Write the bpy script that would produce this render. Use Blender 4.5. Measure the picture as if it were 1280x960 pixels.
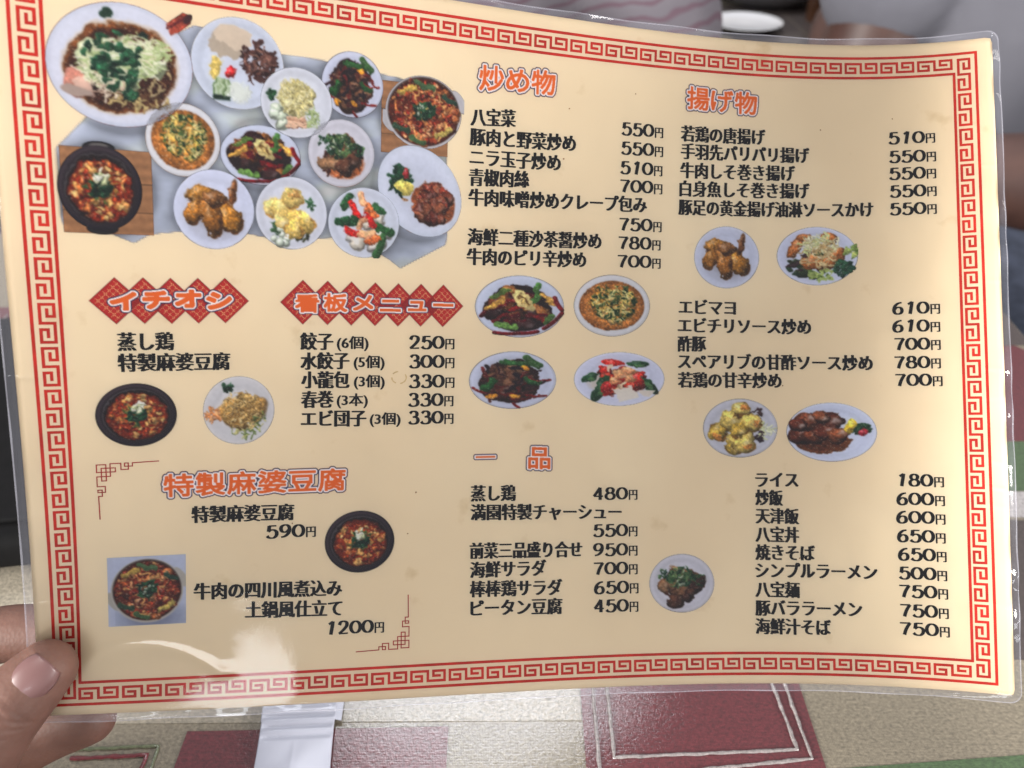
import bpy, bmesh, math, random
import numpy as np
from mathutils import Vector, Matrix

for o in list(bpy.data.objects): bpy.data.objects.remove(o)
scene = bpy.context.scene
COL = scene.collection
random.seed(7)
rng = np.random.default_rng(11)

# ------------------------------------------------------------------ camera
cam_d = bpy.data.cameras.new('camera'); cam = bpy.data.objects.new('camera', cam_d); COL.objects.link(cam)
cam.location = (0, 0, .28); cam.rotation_euler = (math.radians(52), 0, 0)
cam_d.sensor_width = 36; cam_d.lens = 28.125; cam_d.clip_start = .01; cam_d.clip_end = 60
cam_d.dof.use_dof = True; cam_d.dof.focus_distance = .242; cam_d.dof.aperture_fstop = 13
scene.camera = cam
# ------------------------------------------------------------------ light
world = bpy.data.worlds.new('World'); scene.world = world; world.use_nodes = True
bg = world.node_tree.nodes['Background']
bg.inputs[0].default_value = (.95, .95, 1.0, 1); bg.inputs[1].default_value = .54

def area(name, loc, target, sx, sy, power, color):
    l = bpy.data.lights.new(name, 'AREA'); l.shape = 'RECTANGLE'; l.size = sx; l.size_y = sy
    l.energy = power; l.color = color
    o = bpy.data.objects.new(name, l); COL.objects.link(o); o.location = loc
    d = Vector(target) - Vector(loc)
    o.rotation_euler = d.to_track_quat('-Z', 'Y').to_euler()
    return o
area('side_fill_light', (1.75, -.50, .62), (-.05, .2, .15), .9, .7, 37, (1, .965, .93))  # added fill from the right that brightens the sheet's left half
area('left_fill_light', (-1.65, -.72, .52), (.05, .2, .15), .9, .7, 94, (1, .965, .92))  # second added fill, lifts the right half of the sheet
area('ceiling_lamp_light', (-.25, .06, 2.1), (-.05, .2, .1), 1.0, .5, 13, (1, .95, .89))
area('far_ceiling_lamp_light', (-.13, 1.46, 2.15), (-.1, .3, 0), .9, .30, 20, (.93, .95, 1))
area('window_light', (-.20, -2.3, .98), (-.1, .15, .1), .62, .27, 6, (.92, .95, 1))
scene.view_settings.view_transform = 'Standard'; scene.view_settings.look = 'None'
scene.view_settings.exposure = .27; scene.view_settings.gamma = 1
scene.render.engine = 'CYCLES'
scene.cycles.max_bounces = 8; scene.cycles.transparent_max_bounces = 12
scene.cycles.use_denoising = True

# ------------------------------------------------------------------ helpers
def lin(c):
    c = np.asarray(c, float) / 255.
    return np.where(c <= .04045, c / 12.92, ((c + .055) / 1.055) ** 2.4)
def col4(c): return tuple(float(x) for x in lin(c)) + (1.,)
def link(name, mesh, mat=None, parent=None):
    o = bpy.data.objects.new(name, mesh); COL.objects.link(o)
    if mat and not mesh.materials: mesh.materials.append(mat)
    if parent: o.parent = parent
    return o
def thing(name, loc, label, cat, group=None):
    o = bpy.data.objects.new(name, None); COL.objects.link(o); o.location = loc; o.empty_display_size = .02
    tag(o, label, cat, group); return o
def tag(o, label, cat, group=None):
    o['label'] = label; o['category'] = cat
    if group: o['group'] = group
    return o
def mesh_np(name, V, F, smooth=True):
    m = bpy.data.meshes.new(name)
    V = np.asarray(V, np.float32); F = np.asarray(F, np.int32); k = F.shape[1]
    m.vertices.add(len(V)); m.vertices.foreach_set('co', V.ravel())
    m.loops.add(F.size); m.loops.foreach_set('vertex_index', F.ravel())
    m.polygons.add(len(F)); m.polygons.foreach_set('loop_start', np.arange(0, F.size, k, dtype=np.int32))
    m.polygons.foreach_set('use_smooth', np.full(len(F), smooth))
    m.update(calc_edges=True); return m
def bm_mesh(name, bm, smooth=False):
    m = bpy.data.meshes.new(name); bm.to_mesh(m); bm.free()
    if smooth:
        m.polygons.foreach_set('use_smooth', np.full(len(m.polygons), True))
    return m
def nt(name):
    m = bpy.data.materials.new(name); m.use_nodes = True
    t = m.node_tree; return m, t, t.nodes['Principled BSDF'], t.nodes['Material Output']
def noise_col(t, c1, c2, scale, detail=3, coords='Object', lo=.35, hi=.65):
    tc = t.nodes.new('ShaderNodeTexCoord'); n = t.nodes.new('ShaderNodeTexNoise'); r = t.nodes.new('ShaderNodeValToRGB')
    n.inputs['Scale'].default_value = scale; n.inputs['Detail'].default_value = detail
    t.links.new(tc.outputs[coords], n.inputs['Vector']); t.links.new(n.outputs['Fac'], r.inputs['Fac'])
    r.color_ramp.elements[0].color = col4(c1); r.color_ramp.elements[1].color = col4(c2)
    r.color_ramp.elements[0].position = lo; r.color_ramp.elements[1].position = hi
    return tc, n, r
def bump(t, bs, src, strength, dist):
    b = t.nodes.new('ShaderNodeBump'); b.inputs['Strength'].default_value = strength; b.inputs['Distance'].default_value = dist
    t.links.new(src, b.inputs['Height']); t.links.new(b.outputs['Normal'], bs.inputs['Normal']); return b
def simple(name, c1, c2, scale=30, rough=.6, bumpd=0, coat=0, detail=3, coatr=.1):
    m, t, b, out = nt(name)
    tc, n, r = noise_col(t, c1, c2, scale, detail)
    t.links.new(r.outputs['Color'], b.inputs['Base Color']); b.inputs['Roughness'].default_value = rough
    if coat: b.inputs['Coat Weight'].default_value = coat; b.inputs['Coat Roughness'].default_value = coatr
    if bumpd: bump(t, b, n.outputs['Fac'], .6, bumpd)
    return m

# ------------------------------------------------------------------ materials
def cloth_mat(name, c, dark=.8):
    """woven fabric under clear vinyl: thread grid, mottled yarn, glossy coat"""
    m, t, b, out = nt(name)
    tc = t.nodes.new('ShaderNodeTexCoord')
    def wav(direction, scale):
        w = t.nodes.new('ShaderNodeTexWave'); w.bands_direction = direction; w.inputs['Scale'].default_value = scale
        w.inputs['Distortion'].default_value = 1.6; w.inputs['Detail'].default_value = 2; w.inputs['Detail Scale'].default_value = 2.5
        t.links.new(tc.outputs['Object'], w.inputs['Vector']); return w
    wx, wy = wav('X', 520), wav('Y', 520)
    add = t.nodes.new('ShaderNodeMath'); add.operation = 'ADD'
    t.links.new(wx.outputs['Fac'], add.inputs[0]); t.links.new(wy.outputs['Fac'], add.inputs[1])
    mp = t.nodes.new('ShaderNodeMapping'); mp.inputs['Scale'].default_value = (520, 980, 60)
    n1 = t.nodes.new('ShaderNodeTexNoise'); n1.inputs['Scale'].default_value = 1; n1.inputs['Detail'].default_value = 4
    t.links.new(tc.outputs['Object'], mp.inputs['Vector']); t.links.new(mp.outputs['Vector'], n1.inputs['Vector'])
    n2 = t.nodes.new('ShaderNodeTexNoise'); n2.inputs['Scale'].default_value = 900; n2.inputs['Detail'].default_value = 3
    t.links.new(tc.outputs['Object'], n2.inputs['Vector'])
    a2 = t.nodes.new('ShaderNodeMath'); a2.operation = 'ADD'; t.links.new(n1.outputs['Fac'], a2.inputs[0]); t.links.new(n2.outputs['Fac'], a2.inputs[1])
    a3 = t.nodes.new('ShaderNodeMath'); a3.operation = 'MULTIPLY_ADD'; t.links.new(add.outputs[0], a3.inputs[0]); a3.inputs[1].default_value = .18
    t.links.new(a2.outputs[0], a3.inputs[2])
    r = t.nodes.new('ShaderNodeValToRGB'); r.color_ramp.elements[0].position = .78; r.color_ramp.elements[1].position = 1.5
    mr = t.nodes.new('ShaderNodeMapRange'); mr.inputs[1].default_value = .8; mr.inputs[2].default_value = 1.55
    t.links.new(a3.outputs[0], mr.inputs[0]); t.links.new(mr.outputs[0], r.inputs['Fac'])
    r.color_ramp.elements[0].position = 0; r.color_ramp.elements[1].position = 1
    c = np.array(c, float)
    r.color_ramp.elements[0].color = col4(c * dark * .94); r.color_ramp.elements[1].color = col4(np.clip(c * 1.12 + 6, 0, 255))
    t.links.new(r.outputs['Color'], b.inputs['Base Color'])
    b.inputs['Roughness'].default_value = .75
    b.inputs['Coat Weight'].default_value = .7; b.inputs['Coat Roughness'].default_value = .11; b.inputs['Coat IOR'].default_value = 1.5
    bump(t, b, a3.outputs[0], .5, .0005)
    b2 = t.nodes.new('ShaderNodeBump'); b2.inputs['Strength'].default_value = .18; b2.inputs['Distance'].default_value = .0002
    t.links.new(a3.outputs[0], b2.inputs['Height']); t.links.new(b2.outputs['Normal'], b.inputs['Coat Normal'])
    return m
CL = {k: cloth_mat('cloth_' + k, v) for k, v in dict(beige=(114, 105, 88), cream=(136, 128, 112), burgundy=(84, 25, 31),
      green=(58, 80, 46), brown=(60, 50, 47), white=(156, 151, 150), olive=(86, 92, 66), darkred=(96, 28, 34)).items()}

def paper_mat():
    m, t, b, out = nt('menu_paper')
    tc, n, r = noise_col(t, (236, 216, 182), (243, 225, 192), 14, 5)
    n2 = t.nodes.new('ShaderNodeTexNoise'); n2.inputs['Scale'].default_value = 90; n2.inputs['Detail'].default_value = 4
    t.links.new(tc.outputs['Object'], n2.inputs['Vector'])
    r2 = t.nodes.new('ShaderNodeValToRGB'); r2.color_ramp.elements[0].position = .66; r2.color_ramp.elements[1].position = .80
    r2.color_ramp.elements[0].color = (1, 1, 1, 1); r2.color_ramp.elements[1].color = (.80, .73, .60, 1)
    t.links.new(n2.outputs['Fac'], r2.inputs['Fac'])
    mx = t.nodes.new('ShaderNodeMix'); mx.data_type = 'RGBA'; mx.blend_type = 'MULTIPLY'; mx.inputs[0].default_value = .8
    t.links.new(r.outputs['Color'], mx.inputs[6]); t.links.new(r2.outputs['Color'], mx.inputs[7])
    t.links.new(mx.outputs[2], b.inputs['Base Color']); b.inputs['Roughness'].default_value = .7; b.inputs['Specular IOR Level'].default_value = .2
    return m
M_paper = paper_mat()
def ink(name, c):
    m, t, b, out = nt(name)
    c = np.array(c, float)
    tc, n, r = noise_col(t, c * .94, np.clip(c * 1.06 + 2, 0, 255), 160, 2)
    t.links.new(r.outputs['Color'], b.inputs['Base Color']); b.inputs['Roughness'].default_value = .6; b.inputs['Specular IOR Level'].default_value = .15
    return m
M_black = ink('black_ink', (9, 8, 9)); M_red = ink('red_ink', (194, 40, 26)); M_fine = ink('dark_red_ink', (160, 40, 36))
M_stain = ink('stain', (150, 110, 70))
def print_mat():
    m, t, b, out = nt('printed_picture')
    a = t.nodes.new('ShaderNodeAttribute'); a.attribute_name = 'print'
    t.links.new(a.outputs['Color'], b.inputs['Base Color']); b.inputs['Roughness'].default_value = .6; b.inputs['Specular IOR Level'].default_value = .15
    tr = t.nodes.new('ShaderNodeBsdfTransparent'); mx = t.nodes.new('ShaderNodeMixShader')
    t.links.new(a.outputs['Alpha'], mx.inputs[0]); t.links.new(tr.outputs[0], mx.inputs[1]); t.links.new(b.outputs[0], mx.inputs[2])
    t.links.new(mx.outputs[0], out.inputs['Surface'])
    return m
M_print = print_mat()
def film_mat():
    m, t, b, out = nt('clear_laminate')
    t.nodes.remove(b)
    tr = t.nodes.new('ShaderNodeBsdfTransparent'); gl = t.nodes.new('ShaderNodeBsdfGlossy'); gl.inputs['Roughness'].default_value = .045
    df = t.nodes.new('ShaderNodeBsdfDiffuse'); df.inputs['Color'].default_value = (.62, .62, .72, 1)
    fr = t.nodes.new('ShaderNodeFresnel'); fr.inputs['IOR'].default_value = 1.40
    at = t.nodes.new('ShaderNodeAttribute'); at.attribute_name = 'edge'
    tc = t.nodes.new('ShaderNodeTexCoord')
    n = t.nodes.new('ShaderNodeTexNoise'); n.inputs['Scale'].default_value = 26; n.inputs['Detail'].default_value = 2
    n3 = t.nodes.new('ShaderNodeTexNoise'); n3.inputs['Scale'].default_value = 420; n3.inputs['Detail'].default_value = 3
    t.links.new(tc.outputs['Object'], n.inputs['Vector']); t.links.new(tc.outputs['Object'], n3.inputs['Vector'])
    b1 = t.nodes.new('ShaderNodeBump'); b1.inputs['Strength'].default_value = .30; b1.inputs['Distance'].default_value = .0016
    b2 = t.nodes.new('ShaderNodeBump'); b2.inputs['Strength'].default_value = .25; b2.inputs['Distance'].default_value = .00006
    t.links.new(n.outputs['Fac'], b1.inputs['Height']); t.links.new(n3.outputs['Fac'], b2.inputs['Height']); t.links.new(b1.outputs['Normal'], b2.inputs['Normal'])
    ns = t.nodes.new('ShaderNodeTexNoise'); ns.inputs['Scale'].default_value = 34; ns.inputs['Detail'].default_value = 6; t.links.new(tc.outputs['Object'], ns.inputs['Vector'])
    rs = t.nodes.new('ShaderNodeMapRange'); rs.inputs[1].default_value = .45; rs.inputs[2].default_value = .7; rs.inputs[3].default_value = .035; rs.inputs[4].default_value = .16
    t.links.new(ns.outputs['Fac'], rs.inputs[0]); t.links.new(rs.outputs[0], gl.inputs['Roughness'])
    for q in (gl, fr): t.links.new(b2.outputs['Normal'], q.inputs['Normal'])
    m1 = t.nodes.new('ShaderNodeMixShader'); m2 = t.nodes.new('ShaderNodeMixShader')
    mr = t.nodes.new('ShaderNodeMapRange'); mr.inputs[3].default_value = .004; mr.inputs[4].default_value = .035
    t.links.new(at.outputs['Fac'], mr.inputs[0]); t.links.new(mr.outputs[0], m1.inputs[0])
    t.links.new(tr.outputs[0], m1.inputs[1]); t.links.new(df.outputs[0], m1.inputs[2])
    t.links.new(fr.outputs[0], m2.inputs[0]); t.links.new(m1.outputs[0], m2.inputs[1]); t.links.new(gl.outputs[0], m2.inputs[2])
    t.links.new(m2.outputs[0], out.inputs['Surface'])
    return m
M_film = film_mat()

# ------------------------------------------------------------------ setting: floor, walls, tables
M_floor = simple('floor_tiles', (70, 58, 50), (92, 78, 66), 6, .5)
M_wall = simple('wall_paint', (188, 180, 168), (200, 192, 180), 3, .8)
M_wood = simple('table_wood', (70, 44, 30), (102, 66, 42), 12, .45, coat=.3)
def box(bm, c, s, rot=None, bev=0):
    g = bmesh.ops.create_cube(bm, size=1)
    for v in g['verts']: v.co = Vector((v.co.x * s[0], v.co.y * s[1], v.co.z * s[2]))
    if bev:
        e = list({e for v in g['verts'] for e in v.link_edges})
        r = bmesh.ops.bevel(bm, geom=e, offset=bev, segments=3, affect='EDGES', profile=.6)
        vs = [v for v in r['verts']] + [v for v in g['verts'] if v.is_valid]
        vs = list(set(vs))
    else: vs = g['verts']
    if rot is not None: bmesh.ops.rotate(bm, verts=vs, cent=(0, 0, 0), matrix=rot)
    bmesh.ops.translate(bm, verts=vs, vec=c)
def box_obj(name, c, s, mat, parent=None, bev=0, rotz=0, smooth=False):
    bm = bmesh.new(); box(bm, (0, 0, 0), s, Matrix.Rotation(rotz, 3, 'Z'), bev)
    o = link(name, bm_mesh(name, bm, smooth), mat, parent); o.location = c; return o
fl = box_obj('floor', (0, 1.5, -.74), (7, 7, .02), M_floor); fl['kind'] = 'structure'
wl = box_obj('wall', (0, 4.6, .6), (7, .1, 2.66), M_wall); wl['kind'] = 'structure'

TX0, TX1, TY0, TY1 = -.62, .315, .02, .86
def table(x0, x1, y0, y1, label):
    cx, cy = (x0 + x1) / 2, (y0 + y1) / 2
    t = thing('dining_table', (cx, cy, -.73), label, 'table')
    box_obj('table_top', (0, 0, .7125), (x1 - x0 - .006, y1 - y0 - .006, .03), M_wood, t, .004)
    for sx in (-1, 1):
        for sy in (-1, 1):
            box_obj('leg', (sx * ((x1 - x0) / 2 - .05), sy * ((y1 - y0) / 2 - .05), .348), (.05, .05, .696), M_wood, t, .004)
    return t
table(TX0, TX1, TY0, TY1, 'near wooden dining table under the patchwork cloth below the menu')
table(.24, 1.2, .93, 1.65, 'far wooden dining table with the white plates on it')

def sheet(name, poly, z, mat, parent, thick=.0003):
    bm = bmesh.new()
    top = [bm.verts.new((x, y, z)) for x, y in poly]; bot = [bm.verts.new((x, y, z - thick)) for x, y in poly]
    f = bm.faces.new(top); n = len(poly)
    for i in range(n): bm.faces.new((top[i], bot[i], bot[(i + 1) % n], top[(i + 1) % n]))
    bmesh.ops.recalc_face_normals(bm, faces=bm.faces[:])
    return link(name, bm_mesh(name, bm), mat, parent)
def drape(x0, x1, y0, y1, drop, mat, parent):
    """cloth lying on the table and hanging over its four edges in soft folds"""
    V = []; F = []; nper = 60
    def ring(off, z, wavy):
        pts = []
        for s in range(4):
            a, b = [((x0, y0), (x1, y0)), ((x1, y0), (x1, y1)), ((x1, y1), (x0, y1)), ((x0, y1), (x0, y0))][s]
            nx, ny = [(0, -1), (1, 0), (0, 1), (-1, 0)][s]
            for k in range(nper):
                f = k / nper; w = off + wavy * math.sin(f * 34 + s) * (1 if 0 < k else .3)
                cxx = 1 if k else 0
                px, py = a[0] + (b[0] - a[0]) * f, a[1] + (b[1] - a[1]) * f
                if k == 0:
                    ppx, ppy = [(0, -1), (1, 0), (0, 1), (-1, 0)][s - 1]
                    pts.append((px + (nx + ppx) * w * .7, py + (ny + ppy) * w * .7, z))
                else: pts.append((px + nx * w, py + ny * w, z))
        return pts
    rings = [ring(0, 0, 0), ring(.002, -.0015, 0), ring(.003, -.006, 0), ring(.006, -.05, .003), ring(.010, -drop, .009)]
    n = nper * 4
    for r in rings: V += r
    for i in range(len(rings) - 1):
        for k in range(n): F.append((i * n + k, i * n + (k + 1) % n, (i + 1) * n + (k + 1) % n, (i + 1) * n + k))
    bm = bmesh.new(); vs = [bm.verts.new(v) for v in V]
    for f in F: bm.faces.new([vs[i] for i in f])
    bm.faces.new(vs[:n][::-1]); bmesh.ops.recalc_face_normals(bm, faces=bm.faces[:])
    me = bm_mesh('cloth', bm); return link('cloth_base', me, mat, parent)
tc_ = thing('tablecloth', (0, 0, 0), 'patchwork tablecloth of beige, burgundy and green squares under clear vinyl below the menu', 'tablecloth')
drape(TX0, TX1, TY0, TY1, .16, CL['beige'], tc_)
S = .9333e-3
def P(*pts): return [(x * S, y * S) for x, y in pts]
def stripe(p, w, mat, z=.0009, jag=.25):
    """stitched line: a raised cord of slightly uneven width"""
    p = [Vector(q) for q in p]; out = []
    for a, b in zip(p[:-1], p[1:]):
        n = max(2, int((b - a).length / .0022)); 
        for k in range(n): out.append(a.lerp(b, k / n))
    out.append(p[-1]); V = []; F = []
    for i, q in enumerate(out):
        d = (out[min(i + 1, len(out) - 1)] - out[max(i - 1, 0)]).normalized(); nrm = Vector((-d.y, d.x))
        ww = w * (1 + random.uniform(-jag, jag)); off = nrm * random.uniform(-w, w) * .12
        for s, h in ((-1, -.0004), (-.6, 0), (.6, 0), (1, -.0004)):
            V.append((*(q + off + nrm * ww * .5 * s), z + h))
    for i in range(len(out) - 1):
        for k in range(3): F.append((i * 4 + k, i * 4 + k + 1, i * 4 + 5 + k, i * 4 + 4 + k))
    o = link('stitched_line', mesh_np('stitched_line', V, F), mat, tc_); return o
def patch(poly, c, z=.0003): return sheet('patch', poly, z, CL[c], tc_)
patch(P((28, 262), (28, 100), (119, 100), (118, 183), (124, 262)), 'burgundy')
patch(P((-127, 163), (-130, 70), (-24, 70), (-25, 165)), 'burgundy')
patch(P((-240, 262), (-240, 165.5), (27.4, 167.5), (27.4, 262)), 'cream')  # cream cloth at the left; further right its pale tone paints in vinyl glare
patch(P((119.6, 148), (119.6, 70), (220, 70), (215, 155)), 'green')
patch(P((199, 275), (192, 196), (290, 190), (290, 272)), 'brown')
patch(P((246, 293), (244, 276), (300, 272), (300, 293)), 'white')
patch(P((215, 331.5), (215, 293.6), (325, 293.6), (325, 331.5)), 'green')
patch(P((190, 424), (190, 332.2), (325, 332.2), (336, 412), (326, 424)), 'burgundy')
patch(P((120, 470), (120, 424.6), (337, 424.6), (337, 470)), 'brown')
patch(P((-360, 470), (-360, 392), (-262, 390), (-262, 470)), 'burgundy')
# continuing patchwork further from the frame
R_ = random.Random(5)
for ix in range(-6, 4):
    for iy in range(0, 9):
        x0, y0 = ix * .092 - .03, .45 + (iy - 4) * .092
        if -.25 < x0 + .09 and y0 < .43 : continue
        if x0 < TX0 + .02 or x0 + .09 > TX1 - .004 or y0 + .09 > TY1 or y0 < .03 or (y0 < .44 and x0 > -.34): continue
        if x0 < -.22 and .35 < y0 < .46: continue
        c = R_.choice(['burgundy', 'green', 'brown', 'white', None, None])
        if c: patch([(x0, y0), (x0 + .0905, y0), (x0 + .0905, y0 + .0905), (x0, y0 + .0905)], c)
CL['stitch'] = cloth_mat('cloth_stitch', (132, 124, 122))
stripe(P((33, 182 + 30), (33, 144), (114, 152), (112, 183), (112, 213)), .0013, CL['stitch'])
stripe(P((38.5, 212), (39, 152.5), (109.5, 155.5), (107, 183), (105, 212)), .0013, CL['stitch'])
stripe(P((-169, 155.5), (-136, 157), (-135.6, 120)), .0013, CL['olive'])
stripe(P((-168, 152), (-139.5, 153.4), (-140, 120)), .0017, CL['darkred'])
stripe(P((-345, 460), (-345, 400), (-272, 398)), .0013, CL['stitch'])
stripe(P((-338, 460), (-338, 408), (-272, 406)), .0013, CL['stitch'])

tc2 = thing('tablecloth', (.72, 1.29, 0), 'patchwork tablecloth on the far table under the white plates', 'tablecloth')
drape(-.48, .48, -.36, .36, .16, CL['beige'], tc2)
for i in range(9):
    for j in range(7):
        c = R_.choice(['burgundy', 'brown', 'cream', None, 'burgundy'])
        x0, y0 = -.44 + i * .1, -.34 + j * .098
        if c: sheet('patch', [(x0, y0), (x0 + .0985, y0), (x0 + .0985, y0 + .0965), (x0, y0 + .0965)], .0003, CL[c], tc2)

# ------------------------------------------------------------------ the bent menu sheet
EX = [(i, j) for i in range(6) for j in range(5) if i + j <= 5 and not j >= 4]
W = np.array([[10.26,202.91,130.16],[-1.6,-58.76,-86.79],[0.79,-5.08,3.69],[0.23,-1.53,1.45],[137.98,24.63,-18.11],[4.81,-16.22,9.98],[-1.56,3.65,-1.68],[-0.96,2.89,-1.42],[4.24,-14.75,9.42],[-3.62,4.24,0.1],[-0.45,4.13,-3.13],[0.86,-1.1,-0.1],[0.54,-6.67,5.35],[0.09,0.11,-0.59],[1.16,-2.56,0.93],[-1.34,-2.63,2.93],[0.12,0.96,-1.54],[-1.53,0.69,0.08]]) * 1e-3
MENU0 = np.array([.009, .155, .048])
def surf(u, v, h=0.):
    """point of the bent sheet: u, v in key-pattern units (11.8 mm) from the top left of the frame, h = height above the paper"""
    u = np.asarray(u, float); v = np.asarray(v, float)
    U = (u - 11.5) / 12; Vv = (v - 8.46) / 9
    z = np.zeros_like(U)
    B = np.stack([U ** i * Vv ** j for i, j in EX], -1)
    Bu = np.stack([i * U ** max(i - 1, 0) * Vv ** j if i else z for i, j in EX], -1)
    Bv = np.stack([j * U ** i * Vv ** max(j - 1, 0) if j else z for i, j in EX], -1)
    p, a, b = B @ W, Bu @ W, Bv @ W
    n = np.cross(b, a); n /= np.linalg.norm(n, axis=-1, keepdims=True)
    return p + n * np.asarray(h)[..., None] - MENU0
menu = thing('menu_sheet', tuple(MENU0), 'large laminated cream restaurant menu with red key-pattern frame, held above the table', 'menu')

def grid_uv(u0, u1, v0, v1, nu, nv, round_r=0):
    u = np.linspace(0, 1, nu); v = np.linspace(0, 1, nv)
    U, V = np.meshgrid(u, v)
    U = u0 + U * (u1 - u0); V = v0 + V * (v1 - v0)
    if round_r:   # pull the corners in to round them
        cx = np.clip(U, u0 + round_r, u1 - round_r); cy = np.clip(V, v0 + round_r, v1 - round_r)
        dx, dy = U - cx, V - cy; m = np.maximum(abs(dx), abs(dy)); d = np.hypot(dx, dy)
        k = np.where(d > 1e-9, m / np.maximum(d, 1e-9), 1); U = cx + dx * k; V = cy + dy * k
    i = np.arange(nv - 1)[:, None] * nu + np.arange(nu - 1)[None]
    F = np.stack([i, i + nu, i + nu + 1, i + 1], -1).reshape(-1, 4)
    return U, V, F
PU0, PU1, PV0, PV1 = -.92, 23.92, -.52, 17.32
def solid_sheet(name, u0, u1, v0, v1, hf, th, nu, nv, mat, rr):
    U, V, F = grid_uv(u0, u1, v0, v1, nu, nv, rr)
    A = surf(U, V, hf).reshape(-1, 3); B = surf(U, V, hf - th).reshape(-1, 3); n = len(A)
    b = np.concatenate([np.arange(nu), np.arange(1, nv) * nu + nu - 1, (nv - 1) * nu + np.arange(nu - 2, -1, -1), np.arange(nv - 2, 0, -1) * nu])
    b2 = np.roll(b, -1)
    S_ = np.stack([b, b2, b2 + n, b + n], -1)
    F = np.concatenate([F, F[:, ::-1] + n, S_[:, ::-1]])
    return link(name, mesh_np(name, np.concatenate([A, B]), F), mat, menu)
solid_sheet('paper', PU0, PU1, PV0, PV1, np.zeros((110, 150)), .0002, 150, 110, M_paper, .12)

# laminate film: front and back sheets that meet in a clear sealed border
def film(name, side):
    nu, nv = 300, 440
    lu0, lu1, lv0, lv1 = -1.12, 24.08, -.68, 17.51
    U, V, F = grid_uv(lu0, lu1, lv0, lv1, nu, nv, .3)
    # distance outside the paper and to the film's own edge
    out = np.maximum.reduce([PU0 - U, U - PU1, PV0 - V, V - PV1])
    edge = np.clip(out / .06 + .5, 0, 1)
    lip = np.clip(out / .1, 0, 1)
    h = side * (.00042 * (1 - lip) + .00012 * lip)
    w = (np.sin(U * 2.1 + 3 * np.sin(V * .7)) * np.sin(V * 1.7 + 2 * np.sin(U * .5))) * .00010
    h = h + np.clip(out + .5, 0, 1) * w * 1.2
    h = h + lip * .0005 * np.sin(V * 3.3 + np.sin(V * 1.3) * 2) * (U > 12) + lip * .0004 * np.sin(U * 2.2)
    for v0_, a_, sl_ in ((3.1, 1, .1), (5.2, .8, -.1), (6.3, 1., .05), (8.7, 1.2, .1), (9.5, 1.4, -.05), (11.2, 1, .2), (11.9, 1.2, .15), (12.4, 1, .1), (12.9, .8, 0), (15.0, .8, .1)):
        h = h + .00008 * a_ * np.exp(-((V - v0_ - sl_ * (U - 23.6)) / .05) ** 2) * np.clip((U - 23.15) * 2.2, 0, 1)
    for v0_, a_ in ((8.6, 1.), (12.0, .8), (14.3, 1.)):
        h = h + .00018 * a_ * np.exp(-((V - v0_ + .1 * U) / .05) ** 2) * np.clip((-.2 - U) * 2.2, 0, 1)
    if side > 0:
        pass
    if side > 0:
        # raised crease where the sheet is pinched by the thumb
        cx = np.clip(U, .15, 3.3); cy = 15.62 + .22 * (cx - 1.45) ** 2
        d = (V - cy); fall = np.exp(-(U - cx) ** 2 * 6)
        h = h + .00013 * np.exp(-(d / .15) ** 2) * fall
    me = mesh_np(name, surf(U, V, h).reshape(-1, 3), F)
    at = me.attributes.new('edge', 'FLOAT', 'POINT'); at.data.foreach_set('value', edge.ravel().astype(np.float32))
    return link(name, me, M_film, menu)
film('laminate_film', 1.); film('laminate_film', -1.)
def film_rim():
    lu0, lu1, lv0, lv1, r = -1.12, 24.08, -.68, 17.51, .3; pts = []
    for cx, cy, a0 in ((lu1 - r, lv0 + r, -90), (lu1 - r, lv1 - r, 0), (lu0 + r, lv1 - r, 90), (lu0 + r, lv0 + r, 180)):
        for k in range(10): a = math.radians(a0 + k * 10); pts.append((cx + r * math.cos(a), cy + r * math.sin(a)))
    P2 = []
    for a, b in zip(pts, pts[1:] + pts[:1]):
        L = math.hypot(b[0] - a[0], b[1] - a[1]); n = max(1, int(L / .12)); P2 += [(a[0] + (b[0] - a[0]) * t / n, a[1] + (b[1] - a[1]) * t / n) for t in range(n)]
    P2 = np.array(P2); n = len(P2); c = np.array([(lu0 + lu1) / 2, (lv0 + lv1) / 2]); d = P2 - c; d /= np.linalg.norm(d, axis=1, keepdims=True)
    w = .018 + .008 * np.sin(np.arange(n) * .37) * np.sin(np.arange(n) * .11); V = []
    hh = .00012 + .0005 * np.sin(P2[:, 1] * 3.3 + np.sin(P2[:, 1] * 1.3) * 2) * (P2[:, 0] > 12) + .0004 * np.sin(P2[:, 0] * 2.2)
    for off, h in ((-w, .00026), (w * .3, .00026), (w * .3, -.0003), (-w, -.0003)):
        q = P2 + d * np.asarray(off)[:, None] * 1.; V.append(surf(q[:, 0], q[:, 1], hh - .00012 + h))
    V = np.concatenate(V); F = []
    for k in range(4):
        for i in range(n): F.append((k * n + i, k * n + (i + 1) % n, ((k + 1) % 4) * n + (i + 1) % n, ((k + 1) % 4) * n + i))
    m, t, b, out = nt('cut_edge'); b.inputs['Base Color'].default_value = (.6, .6, .68, 1); b.inputs['Roughness'].default_value = .2; b.inputs['Alpha'].default_value = .16
    link('sealed_edge', mesh_np('sealed_edge', V, F), m, menu)
film_rim()

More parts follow.
